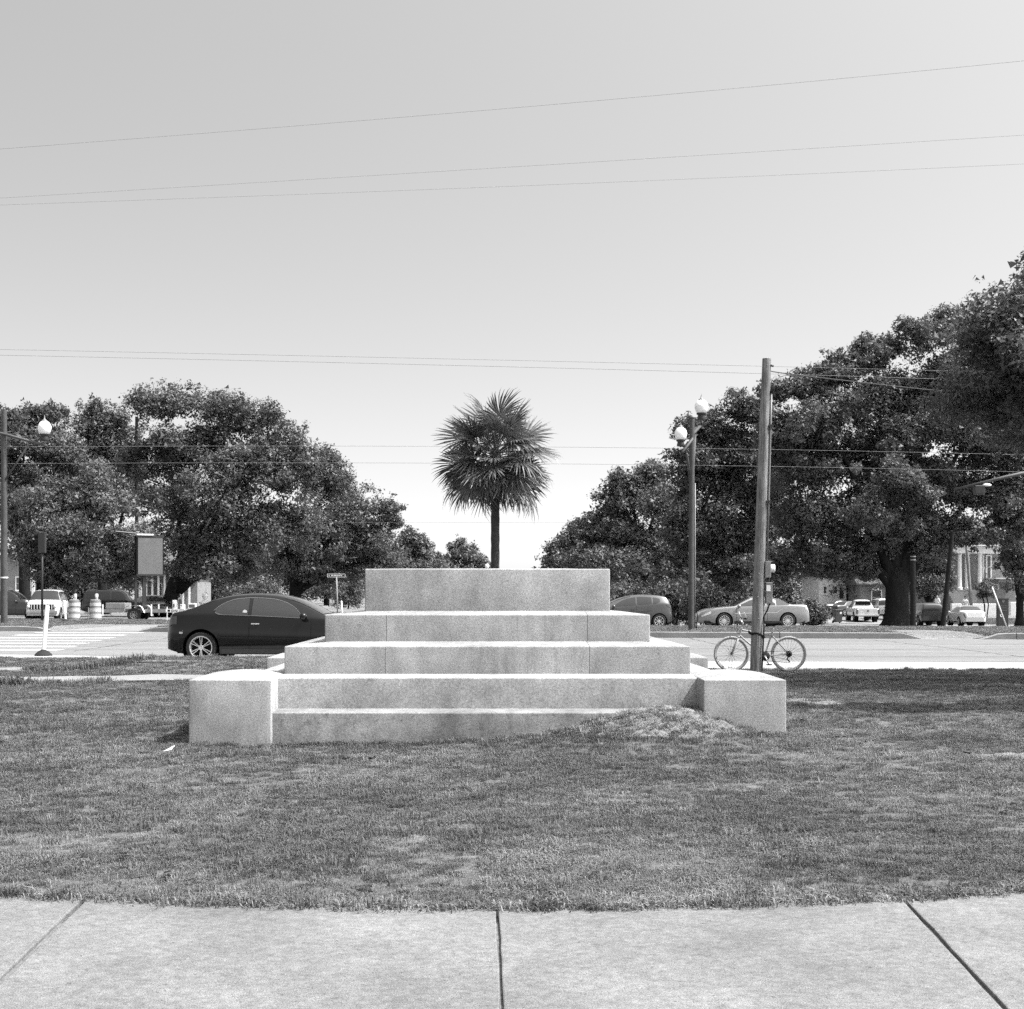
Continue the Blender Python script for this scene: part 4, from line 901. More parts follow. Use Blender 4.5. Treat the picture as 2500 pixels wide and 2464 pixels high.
def suv(name, label, loc, rz, paint, group=None, L=4.55, W=1.82, h=1.72, extra=None):
    S = Surf(L, W, [(0, .7), (.04, 1.1), (.12, 1.42 * h / 1.72), (.25, 1.62 * h / 1.72), (.6, h), (1.8, h), (2.5, h - .03), (2.9, h - .22), (3.25, 1.14), (3.6, 1.09), (4.2, 1.02), (L - .1, .92), (L, .7)],
             [(0, .65), (.1, 1.04), (2, 1.03), (3.3, 1.0), (4.2, .95), (L, .66)], [(0, .84), (.06, .92), (.3, .975), (1, 1), (3, 1), (L - .5, .96), (L - .1, .88), (L, .80)], (.85, L - .85), .36, .27, .34, .07)
    return car(name, label, loc, rz, S, paint, [(.30, .95, [(.2, 1.13), (1, 1.11)], [(.2, h - .22), (.4, h - .14), (1, h - .12)]), (1.02, 1.9, [(1, 1.11), (2, 1.1)], [(1, h - .12), (2, h - .12)]), (1.97, 2.98, [(1.9, 1.1), (3, 1.06)], [(1.9, h - .12), (2.5, h - .15), (2.75, h - .27), (3.0, 1.1)])],
               (2.62, 3.2), (.05, .2), (.22, .24, 'steel', 6), [('tail_lamp', .02, .12, lambda x: .36, lambda x: .5, 'darklens'), ('headlamp', L - .14, L - .01, lambda x: .33, lambda x: .46, 'lens')], W, extra, seams=(1.0, 1.95, 2.95), mirror=2.95)
def face(t, n, x, grille=True):      # grille bars and bumper on a nose
    m = MB().bbox(x - .02, x + .03, -.62, .62, .66, .92); m.build('grille', M['black'], t)
    for k in range(n + 1):
        y = -.52 + 1.04 * k / n; MB().box((x + .04, y, .79), (.03, .045, .25)).build('grille_bar', M['whitepaint'], t)
    MB().bbox(x - .05, x + .10, -.80, .80, .42, .58).build('bumper', M['steel'], t, bevel=.02)
    for s in (-1, 1): MB().lathe([(.001, 0), (.09, 0), (.09, .03), (.001, .05)], 16, Matrix.Translation((x + .01, s * .68, .80)) @ Matrix.Rotation(R(90), 4, 'Y'), cap=False).build('round_headlamp', M['lens'], t, True)
suv('suv', 'dark sport utility vehicle at the left edge beside the white grille car', (PX(-88, 83), 83.5, -.02), R(4), M['dkpaint'], L=4.7, h=1.72)
suv('suv', 'white fronted off road vehicle with an upright slotted grille', (PX(102, 77.5) - .64, 81.75, -.02), R(-81.5), M['whitepaint'], L=4.3, W=1.8, h=1.72, extra=lambda t, S: face(t, 7, S.L))
# right: parked cars in the lower street
suv('suv', 'black sport utility vehicle parked behind the wooden posts', (PX(2279, 107), 107, float(dip(30, 107)) + .02), R(89), M['dkpaint'], L=4.6, h=1.68)
sedan('sedan', 'white saloon parked with its rear towards the road on the right', (PX(2381, 104), 104, float(dip(30, 104)) + .02), R(88), M['whitepaint'])
suv('suv', 'white sport utility vehicle half hidden by the thick oak trunk', (PX(2166, 124), 124, float(dip(30, 124)) + .02), R(88), M['whitepaint'], h=1.7)
sedan('sedan', 'pale car behind the dark car near the white bungalow', (PX(2005, 150), 150, float(dip(30, 150)) + .02), R(20), M['silver'])
sedan('sedan', 'black car parked beside the wheeled bin', (PX(2022, 140), 139, float(dip(30, 139)) + .02), R(30), M['dkpaint'])
sedan('sedan', 'black car parked behind the utility trailer on the left', (PX(355, 100), 99, -.03), R(-60), M['dkpaint'])
suv('suv', 'dark van behind the striped barrels on the left', (PX(222, 102), 100, -.03), R(8), M['dkpaint'], L=4.8, h=1.8)
# pickup truck
def pickup(label, loc, rz):
    L = 5.3; S = Surf(L, 1.85, [(0, .95), (.05, 1.06), (1.9, 1.07), (2.0, 1.12), (2.08, 1.62), (2.3, 1.74), (3.0, 1.75), (3.25, 1.66), (3.75, 1.18), (4.2, 1.10), (5.1, 1.02), (L, .7)],
                       [(0, .92), (.05, 1.03), (2, 1.04), (3.7, 1.04), (5, .96), (L, .66)], [(0, .95), (.1, .97), (1, 1), (3, 1), (L - .5, .97), (L, .85)], (1.15, 4.35), .37, .42, .42, .09)
    def ex(t, S):
        MB().bbox(-.035, .0, -.74, .74, .55, 1.03).build('tailgate', M['whitepaint'], t, bevel=.01)
        for s in (1, -1): MB().bbox(-.03, .03, s * .86 - .06, s * .86 + .06, .62, .98).build('tail_lamp', M['darklens'], t, bevel=.01)
        MB().bbox(-.16, -.03, -.85, .85, .44, .58).build('bumper', M['chrome'], t, bevel=.02)
        MB().bbox(.10, 1.9, -.78, .78, 1.065, 1.085).build('bed_liner', M['black'], t)
        MB().box((2.03, 0, 1.42), (.02, 1.22, .42), Matrix.Rotation(R(-10), 3, 'Y')).build('rear_window', M['carglass'], t)
        MB().box((-.05, .0, .86), (.02, .16, .08)).build('badge', M['black'], t)
    return car('pickup_truck', label, loc, rz, S, M['whitepaint'], [(2.2, 3.55, [(2.1, 1.12), (3.6, 1.1)], [(2.1, 1.55), (2.4, 1.62), (3.1, 1.62), (3.6, 1.15)])], (3.15, 3.7), None, (.21, .26, 'steel', 6), [('headlamp', 5.0, 5.25, lambda x: .36, lambda x: .46, 'lens')], 1.85, ex, seams=(2.15, 3.45), mirror=3.4)
pickup('white pickup truck parked tail first left of the thick oak trunk', (PX(2119, 116), 116, float(dip(30, 116)) + .02), R(86.5))
# ---- utility trailer on the left
T_D = 79.0
tr = thing('utility_trailer', 'low utility trailer with white mudguards behind the striped barrels', 'trailer', (PX(338, T_D), T_D, -.02))
s_ = F / T_D
m = MB(); m.bbox(-1.75, 2.3, -.85, -.79, .48, .66).bbox(-1.75, 2.3, .79, .85, .48, .66).bbox(-1.75, -1.69, -.8, .8, .48, .66).bbox(2.24, 2.3, -.8, .8, .48, .66).bbox(-1.7, 2.25, -.79, .79, .50, .55); m.build('bed', M['steel'], tr)
for s in (-1, 1):
    for xx in (-1.7, .9, 2.2): MB().bbox(xx - .03, xx + .03, s * .87 - .03, s * .87 + .03, .3, .92).build('stake_post', M['white'], tr)
    pts = [(-.52, .52), (-.42, .80), (-.25, .86), (.28, .86), (.42, .78), (.56, .50)]
    a = [(x, s * .86, z) for x, z in pts]; b = [(x, s * 1.12, z) for x, z in pts]; MB().grid([a, b]).add([(x, s * .86, z - .03) for x, z in pts] + [(x, s * 1.12, z - .03) for x, z in pts], [(i, i + 1, 7 + i, 6 + i) for i in range(5)]).build('mudguard', M['white'], tr)
    wheel(tr, 0, s * .98, .36, .20, .2, s, 'steel', 8)
m = MB(); m.tube([(-1.75, -.7, .5), (-2.9, 0, .46)], .04, 6).tube([(-1.75, .7, .5), (-2.9, 0, .46)], .04, 6).tube([(-2.7, 0, .75), (-2.7, 0, .0)], .035, 8); m.build('drawbar', M['steel'], tr)
MB().bbox(-1.6, -.55, -.7, .7, .66, 1.0).build('tool_box', M['steel'], tr, bevel=.03)
# ---- striped traffic barrels
for i, (px, lb) in enumerate([(181, 'left striped traffic barrel with a lamp on top'), (233, 'right striped traffic barrel, its lamp near the trailer drawbar')]):
    D = 72.0; b = thing('traffic_barrel', lb, 'barrel', (PX(px, D), D, .16), group='striped traffic barrels')
    MB().lathe([(.33, 0), (.33, .05), (.29, .06), (.285, .30), (.275, .32), (.27, .60), (.26, .62), (.25, .98), (.20, 1.02), (.05, 1.03)], 24).build('drum', M['barrel'], b, True, angle=40)
    for z0, z1, r0 in ((.12, .30, .295), (.42, .58, .283), (.70, .86, .270)): MB().lathe([(r0, z0), (r0 - .006, z1)], 24, cap=False).build('reflective_band', M['band'], b, True)
    m = MB(); m.box((.06, 0, 1.07), (.10, .06, .10)).lathe([(.001, 0), (.07, 0), (.085, .09), (.07, .18), (.001, .18)], 14, Matrix.Translation((.06, -.02, 1.12)), cap=False); m.build('warning_lamp', M['white'], b, True, angle=40)
# ---- tubular delineator posts
for (px, py0, py1, D, lean, lb) in [(106, 1478, 1604, 33.9, .09, 'nearest white tubular marker post with a dark base at the crosswalk'), (160, 1467, 1519, 66.6, -.05, 'white tubular marker post left of the striped barrels'), (836, 1467, 1505, 84, -.06, 'white tubular marker post beside the street name sign')]:
    zb = 0 if D < 40 else (.16 if D < 75 else -.03); h = PZ(py0, D) - zb
    p = thing('marker_post', lb, 'post', (PX(px, D), D, zb), group='white tubular marker posts')
    MB().lathe([(.20, 0), (.20, .03), (.13, .10), (.06, .14), (.05, .15)], 18).build('base', M['rubber'], p, True, angle=40)
    MB().tube([(0, 0, .1), (lean, 0, h - .03), (lean * 1.03, 0, h)], [.05, .05, .035], 12).build('tube', M['white'], p, True, angle=50)

# ------------------------------------------------------------------ street furniture
def acorn(parent, c, r):
    """glass globe with finial and dark fitter; c = bottom centre of globe, r = radius"""
    T = Matrix.Translation(c)
    f = MB().lathe([(.02, -r * 1.05), (r * .55, -r * .95), (r * .62, -r * .8), (r * .5, -r * .3), (r * .72, -.02), (r * .72, .02)], 20, T).build('lamp_fitter', M['darkmetal'], parent, True, angle=45)
    g = MB().lathe([(r * .66, 0), (r * .88, r * .45), (r, r * .95), (r * .94, r * 1.35), (r * .7, r * 1.75), (r * .45, r * 1.95), (.01, r * 2.0)], 28, T).build('lamp_globe', M['globe'], parent, True)
    MB().lathe([(r * .42, r * 1.93), (r * .40, r * 2.1), (r * .2, r * 2.2), (r * .1, r * 2.45), (r * .05, r * 2.75), (.002, r * 2.9)], 14, T).build('finial', M['steel'], g, True)
# left lamp pole
D = 63.0; lp = thing('lamp_post', 'tall dark lamp pole with a white globe on a cross arm at the left edge', 'lamp post', (PX(10, D), D, .16))
H = PZ(1003, D) - .16; x0 = 0
MB().tube([(0, 0, -.1), (0, 0, 3), (0, 0, H)], [.145, .14, .12], 16).build('pole', M['polepaint'], lp, True, angle=50)
q = F / D
za = PZ(1060, D) - .16; zb = PZ(1090, D) - .16
MB().tube([(-2.0, 0, za + .33), (0, -.13, za), ((117 - 10) / q, -.13, zb)], .06, 8).build('cross_arm', M['polepaint'], lp, True)
MB().tube([(.12, -.1, PZ(1170, D) - .16), (((73) - 10) / q, -.12, PZ(1085, D) - .16)], .045, 8).build('brace', M['polepaint'], lp, True)
MB().tube([(-.12, -.1, PZ(1175, D) - .16), (-1.0, -.12, za + .1)], .045, 8).build('brace', M['polepaint'], lp, True)
acorn(lp, Vector((((111) - 10) / q, -.13, PZ(1062, D) - .16)), 16.5 / q)
acorn(lp, Vector((-1.9, 0, za + .75)), 16.5 / q)
MB().lathe([(.165, 0), (.165, .06)], 16, Matrix.Translation((0, 0, PZ(1412, D) - .16)), cap=False).build('steel_band', M['white'], lp)
# right twin lamp pole
D = 51.3; q = F / D; rp = thing('lamp_post', 'tall dark pole with two white globes at different heights right of the palm', 'lamp post', (PX(1688, D), D, .16))
zz = lambda py: PZ(py, D) - .16
MB().tube([(0, 0, -.1), (0, 0, 2), (.02, 0, zz(1020))], [.11, .105, .092], 16).lathe([(.105, 0), (.11, .04), (.02, .05)], 14, Matrix.Translation((.02, 0, zz(1022)))).build('pole', M['polepaint'], rp, True, angle=50)
gl = Vector(((1653 - 1688) / q, -.9, zz(1075))); gr = Vector(((1721 - 1688) / q, .9, zz(1010)))
gl = Vector(((1653 - 1688) * (D - .9) / F, -.9, PZ(1075, D - .9) - .16)); gr = Vector(((1721 - 1688) * (D + .9) / F + .0, .9, PZ(1010, D + .9) - .16))
MB().tube([gl + Vector((.05, 0, -.42)), Vector((0, -.1, zz(1075))), Vector((.05, .1, zz(1060))), gr + Vector((-.05, 0, -.45))], .055, 8).build('cross_arm', M['polepaint'], rp, True)
MB().tube([(-.06, -.1, zz(1165)), gl + Vector((.22, .1, -.45))], .04, 8).build('brace', M['polepaint'], rp, True)
MB().tube([(.06, .1, zz(1180)), gr + Vector((-.22, -.1, -.5))], .04, 8).build('brace', M['polepaint'], rp, True)
acorn(rp, gl, .22); acorn(rp, gr, .245)
MB().tube([(.125, -.03, .1), (.125, -.03, 2.5), (.125, -.03, zz(1180))], .022, 6).build('conduit', M['steel'], rp, True)
MB().tube([(.16, -.05, -.05), (.2, -.05, .55), (.13, -.05, .9)], .018, 6).build('ground_cable', M['black'], rp, True)
# leaning wooden utility pole by the bicycle
D = 26.5; q = F / D; up = thing('utility_pole', 'leaning wooden utility pole with meter boxes and a bicycle chained to it', 'utility pole', (PX(1845, D), D, 0))
zz = lambda py: PZ(py, D); xx = lambda px: (px - 1845) / q
def px_axis(py): return np.interp(py, [874, 1650], [1872, 1845])
ax = [(xx(px_axis(py)), 0, zz(py)) for py in (1680, 1560, 1400, 1200, 1000, 876)]; ax[0] = (ax[0][0], 0, -.2)
MB().tube(ax + [(ax[-1][0], 0, ax[-1][2] + .01)], [.112, .108, .102, .096, .087, .078, .06], 24).build('pole', M['wood'], up, True, angle=50)
def off(py, dx, dy=-.04): return (xx(px_axis(py)) + dx, dy, zz(py))
MB().tube([off(1368, .125), off(1200, .115), off(1040, .105), off(960, .10)], .018, 8).build('conduit', M['steel'], up, True)
for py in (1040, 1225): MB().box(off(py, .11), (.09, .10, .035)).build('strap', M['darkmetal'], up)
MB().tube([off(960, .10), off(948, .13), off(940, .17), off(950, .2)], .03, 8).build('weather_head', M['darkmetal'], up, True)
def bx(px0, px1, py0, py1, dep, nm, mt, y=-.02, bev=.008): return MB().bbox(xx(px0), xx(px1), y - dep / 2, y + dep / 2, zz(py1), zz(py0)).build(nm, M[mt], up, bevel=bev)
bx(1866, 1880, 1370, 1411, .14, 'meter_box', 'steel'); bx(1868, 1884, 1422, 1474, .13, 'breaker_box', 'steel'); bx(1869, 1879, 1429, 1444, .135, 'notice_plate', 'white', bev=0)
MB().lathe([(.04, 0), (.045, .07), (.035, .085), (.001, .09)], 18, Matrix.Translation((xx(1880), -.02, zz(1388))) @ Matrix.Rotation(R(90), 4, 'Y') @ Matrix.Scale(1.7, 4, (1, 0, 0)), cap=False).build('meter_glass', M['globe'], up, True)
MB().tube([off(1411, .16, -.03), off(1418, .17, -.03), off(1423, .17, -.03)], .02, 6).build('conduit', M['darkmetal'], up, True)
MB().tube([off(1474, .2), off(1490, .16), off(1505, .10, -.06), off(1530, .10, -.10), off(1600, .095, -.10), off(1650, .09, -.1)], .014, 6).build('ground_cable', M['black'], up, True)
MB().tube([off(893, .06), off(895, .12)], .02, 6).build('insulator_pin', M['darkmetal'], up, True)
for k, py in enumerate((1400, 1430, 1457, 1510, 1555)): MB().lathe([(.008, 0), (.008, .006)], 8, Matrix.Translation((xx(px_axis(py)) + (-.02, .03, -.03, .0, .02)[k], -.106, zz(py))) @ Matrix.Rotation(R(90), 4, 'X')).build('nail', M['chrome'], up)
# bicycle
BD = 26.95
bk = thing('bicycle', 'dusty mountain bicycle leaning against the wooden utility pole', 'bicycle', (PX(1855.5, BD), BD, 0), R(-1))
WR = .328; fh = Vector((-.525, 0, WR)); rh = Vector((.525, 0, WR))
for hub, nm in ((fh, 'front_wheel'), (rh, 'rear_wheel')):
    n = 48; m = MB(); RB = Matrix.Rotation(R(90), 4, 'X')
    ring = lambda rr, tt, k=8: [(rr + tt * math.cos(2 * math.pi * j / k), tt * math.sin(2 * math.pi * j / k)) for j in range(k + 1)]
    o = MB().lathe(ring(WR - .024, .024, 10), n, RB, cap=False).build(nm, M['biketyre'], bk, True); o.location = hub
    MB().lathe(ring(WR - .052, .010, 6), n, RB, cap=False).build('rim', M['alloy'], o, True)
    m = MB()
    for k in range(28):
        a = 2 * math.pi * k / 28; b = a + (.6 if k % 2 else -.6); s = .03 * (1 if (k // 2) % 2 else -1)
        m.tube([(math.cos(b) * .022, s, math.sin(b) * .022), (math.cos(a) * (WR - .058), 0, math.sin(a) * (WR - .058))], .0022, 4, False)
    m.build('spokes', M['steel'], o)
    MB().tube([(0, -.05, 0), (0, .05, 0)], .018, 10).build('hub', M['darkmetal'], o, True)
bb = Vector((.085, 0, .29)); sc_ = Vector((.215, 0, .69)); hb = Vector((-.385, 0, .66)); ht = Vector((-.335, 0, .80))
m = MB(); m.tube([hb, ht], .022, 10).tube([hb.lerp(ht, .8), sc_ + Vector((0, 0, -.02))], .016, 10).tube([hb.lerp(ht, .1), Vector((-.25, 0, .56)), bb], .018, 10).tube([bb, sc_ + Vector((.012, 0, .05))], .016, 10)
for s in (-.045, .045):
    m.tube([bb + Vector((.02, s * .5, 0)), rh + Vector((-.02, s, 0))], .010, 8).tube([sc_ + Vector((0, s * .5, -.02)), rh + Vector((-.01, s, .01))], .009, 8)
m.build('frame', M['bike'], bk, True, angle=50)
m = MB(); m.tube([hb, hb + Vector((-.02, 0, -.05))], .024, 8)
for s in (-.05, .05): m.tube([hb + Vector((-.02, s, -.05)), fh + Vector((.055, s, .12)), fh + Vector((0, s, 0))], [.016, .013, .010], 8)
m.build('fork', M['bike'], bk, True)
m = MB(); m.tube([ht, ht + Vector((.02, 0, .10)), ht + Vector((-.03, 0, .15))], .015, 8)
m.tube([Vector((-.30, -.29, .985)), Vector((-.35, -.12, .955)), Vector((-.365, 0, .95)), Vector((-.35, .12, .955)), Vector((-.30, .29, .985))], .012, 8)
m.build('handlebar', M['chrome'], bk, True)
for s in (-1, 1):
    MB().tube([(-.325, s * .2, .975), (-.295, s * .31, .988)], .017, 8).build('grip', M['rubber'], bk, True)
    MB().tube([(-.30, s * .305, .985), (-.33, s * .305, 1.06), (-.345, s * .30, 1.10)], .011, 8).build('bar_end', M['white'], bk, True)
    MB().tube([(-.35, s * .16, .955), (-.43, s * .2, .90), (-.45, s * .15, .80), (-.40, s * .05, .70)], .004, 5).build('brake_cable', M['black'], bk, True)
m = MB(); m.tube([sc_, sc_ + Vector((.05, 0, .16))], .0125, 8); m.build('seat_post', M['chrome'], bk, True)
sd = MB(); prof = [(-.16, .006, .0), (-.15, .022, .0), (-.08, .034, .012), (0, .06, .014), (.06, .09, .03), (.11, .085, .036), (.128, .05, .03), (.135, .008, .02)]
sd.grid([[(sc_.x + .045 + x, w * math.cos(a), sc_.z + .175 + h + .038 * math.sin(a)) for a in np.linspace(0, 2 * math.pi, 13)] for x, w, h in prof])
sd.build('saddle', M['black'], bk, True)
m = MB(); m.lathe([(.02, -.004), (.085, -.004), (.088, 0), (.085, .004), (.02, .004)], 28, Matrix.Translation(bb + Vector((0, -.055, 0))) @ Matrix.Rotation(R(90), 4, 'X'), cap=False).build('chainring', M['darkmetal'], bk, True)
m = MB()
for s, dx, dz in ((-1, .06, -.155), (1, -.06, .155)):
    m.tube([bb + Vector((0, s * .07, 0)), bb + Vector((dx, s * .085, dz))], .011, 6)
m.build('crank', M['chrome'], bk, True)
for s, dx, dz in ((-1, .06, -.155), (1, -.06, .155)): MB().box(bb + Vector((dx, s * .13, dz)), (.09, .08, .02)).build('pedal', M['black'], bk)
MB().lathe([(.02, -.02), (.06, -.015), (.04, .015), (.02, .02)], 20, Matrix.Translation(rh + Vector((0, -.05, 0))) @ Matrix.Rotation(R(90), 4, 'X'), cap=False).build('cassette', M['darkmetal'], bk, True)
MB().tube([rh + Vector((0, -.06, -.03)), rh + Vector((-.04, -.06, -.09)), rh + Vector((.01, -.06, -.15))], .012, 6).build('derailleur', M['black'], bk, True)
MB().tube([bb + Vector((0, -.056, .086)), rh + Vector((0, -.056, .055))], .005, 5).tube([bb + Vector((0, -.056, -.086)), rh + Vector((.0, -.056, -.16))], .005, 5).build('chain', M['darkmetal'], bk, True)
lk = MB(); c = Vector((PX(1845, 26.5) + ax[1][0], 26.5, .70)); ring_ = []
for k in range(25):
    a = 2 * math.pi * k / 24; ring_.append(c + Vector((.138 * math.cos(a), .135 * math.sin(a) + .03 + (.12 if math.sin(a) > .3 else 0) * math.sin(a), -.035 * math.cos(a) + .02 * math.sin(3 * a))))
tag(lk.tube(ring_, .018, 8, False).build('bicycle_lock', M['black'], None, True), 'black cable lock looped round the wooden pole and bicycle frame', 'lock')

# big sign panel (seen edge on from behind) on a dark post, left
D = 85.0; q = F / D; sg = thing('sign_board', 'large square grey sign board on a dark post above the trailer', 'sign', (PX(352, D), D, -.02), R(26))
zz = lambda py: PZ(py, D) + .02; xx = lambda px: (px - 352) / q
MB().bbox(-.10, .10, -.10, .10, -.1, zz(1405)).build('post', M['darkmetal'], sg)
MB().bbox(xx(331), xx(398), -.22, .22, zz(1406), zz(1308)).build('cabinet', M['black'], sg, bevel=.02)
MB().bbox(xx(335), xx(395), -.235, -.222, zz(1402), zz(1313)).build('panel', M['signback'], sg)
for a in ((331, 398, 1308, 1313), (331, 398, 1402, 1406)): MB().bbox(xx(a[0]), xx(a[1]), -.25, -.222, zz(a[3]), zz(a[2])).build('frame_bar', M['darkmetal'], sg)
MB().bbox(xx(332), xx(372), -.30, .2, zz(1307.5), zz(1304)).build('hood', M['white'], sg)
MB().tube([(xx(333), 0, zz(1303)), (xx(282), 0, zz(1299))], .05, 6).build('arm', M['darkmetal'], sg)
MB().bbox(-.55, -.42, -.08, .08, -.1, zz(1405)).build('post', M['darkmetal'], sg)
# traffic signal on a slim post, left
D = 70; q = F / D; ts = thing('traffic_signal', 'dark traffic signal seen from behind on a slim post, left', 'traffic signal', (PX(103, D), D, .15))
zz = lambda py: PZ(py, D) - .15
MB().tube([(0, 0, -.1), (0, 0, zz(1300))], [.055, .05], 10).build('post', M['darkmetal'], ts, True)
MB().bbox(-.17, .17, -.12, .12, zz(1350), zz(1300)).build('housing', M['darkmetal'], ts, bevel=.02)
for k in range(3): MB().lathe([(.13, 0), (.14, .2)], 14, Matrix.Translation((-.15, .05, zz(1308 + 17 * k))) @ Matrix.Rotation(R(-90), 4, 'Y'), cap=False).build('visor', M['black'], ts, True)
# street name sign
D = 63.5; q = F / D; sn = thing('street_sign', 'thin street name sign board on a slim leaning post right of the coupe', 'sign', (PX(825, D), D, .15))
zz = lambda py: PZ(py, D) - .15; xx = lambda px: (px - 825) / q
MB().tube([(0, 0, -.1), (xx(821.5), 0, zz(1408))], .034, 8).build('post', M['steel'], sn, True)
MB().bbox(xx(799), xx(843), -.015, .015, zz(1409.3), zz(1401.5)).build('board', M['darkmetal'], sn)
for a in ((799, 843, 1401.2, 1402.2), (799, 843, 1408.8, 1409.6), (799, 800, 1402, 1409), (842, 843, 1402, 1409)): MB().bbox(xx(a[0]), xx(a[1]), -.022, -.0155, zz(a[3]), zz(a[2])).build('border', M['white'], sn)
for a in ((803, 804.4), (809, 811), (812, 813.5), (815, 817), (818, 820), (821.5, 823), (824, 826), (827, 829), (830, 831.5), (833, 835)): MB().bbox(xx(a[0]), xx(a[1]), -.021, -.0155, zz(1407), zz(1404)).build('lettering', M['white'], sn)
# low notice board on stakes by the trailer
D = 69.5; q = F / D; nb_ = thing('notice_board', 'low white notice board on two stakes behind the tail of the coupe', 'sign', (PX(420, D), D, .12))
zz = lambda py: PZ(py, D) - .12; xx = lambda px: (px - 420) / q
for px in (408, 430): MB().bbox(xx(px - 1), xx(px + 1), -.03, .03, -.05, zz(1482)).build('stake', M['white'], nb_)
MB().bbox(xx(405), xx(436), -.05, -.031, zz(1495), zz(1487)).build('board', M['white'], nb_)
for (a, b) in ((410, 416), (419, 424), (425.5, 426.8), (429, 434)): MB().bbox(xx(a), xx(b), -.056, -.0505, zz(1493.5), zz(1488.6)).build('lettering', M['black'], nb_)
for (a, b) in ((420.7, 422.4), (430.7, 432.4)): MB().bbox(xx(a), xx(b), -.060, -.0565, zz(1492), zz(1490)).build('lettering', M['white'], nb_)
# white gate post with ball finial and a stack of white boxes beyond the coupe
D = 96; q = F / D; gp = thing('gate_post', 'white gate post with a ball finial beyond the coupe roof', 'post', (PX(501, D), D, -.04))
MB().lathe([(.34, 0), (.34, PZ(1472, D)), (.42, PZ(1472, D) + .02), (.42, PZ(1469, D)), (.25, PZ(1467, D)), (.16, PZ(1463, D))], 16).build('shaft', M['white'], gp, True, angle=40)
MB().lathe([(.001 + .2 * math.sin(a), .2 - .26 * math.cos(a)) for a in np.linspace(0, math.pi, 10)], 16, Matrix.Translation((0, 0, PZ(1461, D)))).build('ball', M['white'], gp, True)
for i, (px, py0, py1, w, h_, lb) in enumerate([(426, 1464, 1484, 7, .4, 'narrow white notice fixed against the thick leaning trunk on the left'), (470, 1466, 1485, 17, .5, 'white open crate beyond the coupe tail'), (446, 1472, 1480, 10, .4, 'small white box beside the thick leaning trunk on the left')]):
    D = 94; q = F / D; b = thing('white_box' if i else 'notice', lb, 'box' if i else 'sign', (PX(px, D), D, -.04))
    z1 = PZ(py0, D); z0 = PZ(py1, D)
    MB().bbox(-w / 2 / q, w / 2 / q, -.2, .2, -.0, z1 if i == 0 else z0 + (z1 - z0) * .7).build('panel' if i == 0 else 'box', M['white'], b, bevel=.015)
    MB().bbox(-w / 2 / q + .04, w / 2 / q - .04, -.215, -.202, z0 + .08, z0 + (z1 - z0) * .55).build('face', M['signback'], b)
# mast arm with signal on the right
D = 58; q = F / D; ma = thing('signal_mast', 'grey mast arm with a signal and lamp poking out of the oak on the right', 'traffic signal', (PX(2580, D), D, -.05))
zz = lambda py: PZ(py, D) + .05; xx = lambda px: (px - 2580) / q
MB().tube([(0, 0, -.2), (0, 0, zz(1120))], [.16, .11], 14).build('pole', M['polepaint'], ma, True)
MB().tube([(0, 0, zz(1138)), (xx(2450), -.1, zz(1166)), (xx(2325), -.2, zz(1196))], [.09, .07, .045], 10).build('arm', M['polepaint'], ma, True)
MB().bbox(xx(2374), xx(2398), -.30, -.05, zz(1208), zz(1186)).build('signal_housing', M['darkmetal'], ma, bevel=.03)
MB().lathe([(.001, 0), (.10, .0), (.12, .05), (.06, .10), (.001, .11)], 14, Matrix.Translation((xx(2405), -.2, zz(1188))) @ Matrix.Scale(1.6, 4, (1, 0, 0)), cap=False).build('lamp_head', M['globe'], ma, True)
# posts and poles on the right
for (px0, px1, py0, py1, D, r, lb, nm) in [(2229, 2229, 1355, 1530, 66, .14, 'short thick wooden post in front of the thick oak trunk', 'wooden_post'), (2301, 2325, 1300, 1531, 66, .12, 'leaning wooden pole right of the thick oak trunk', 'wooden_pole'), (2375, 2357, 1300, 1484, 112, .13, 'pale leaning pole in front of the white columned house', 'wooden_pole'), (334, 334, 1018, 1500, 108, .15, 'dark wooden pole rising between the two tall trees on the left', 'wooden_pole')]:
    zb = float(dip(PX(px0, D), D)) - .06; p = thing(nm, lb, 'pole', (PX(px0, D), D, zb))
    q = F / D; MB().tube([(0, 0, -.15), ((px1 - px0) / q, 0, PZ(py0, D) - zb)], [r, r * .82], 12).build('shaft', M['wood'] if px0 == 2375 else M['bark'], p, True, angle=50)  # posts beside the oak take the dark bark tone in place of tree shade
    if px0 == 2229:
        for k in (.1, .25): MB().lathe([(r * .86, 0), (r * .86, .05)], 14, Matrix.Translation((0, 0, PZ(py0, D) - zb - k)), cap=False).build('band', M['steel'], p)
D = 95; q = F / D; zb = float(dip(35, D)); gw = thing('guy_wire', 'slanting guy wire in a white guard by the dark sign pillar', 'wire', (PX(2457, D), D, zb))
MB().tube([(0, 0, 0), ((2422 - 2457) / q, 0, PZ(1433, D) - zb)], .045, 8).build('guard', M['white'], gw, True)
MB().tube([((2422 - 2457) / q, 0, PZ(1433, D) - zb), ((2400 - 2457) / q, 0, PZ(1380, D) - zb)], .018, 6).build('cable', M['steel'], gw, True)
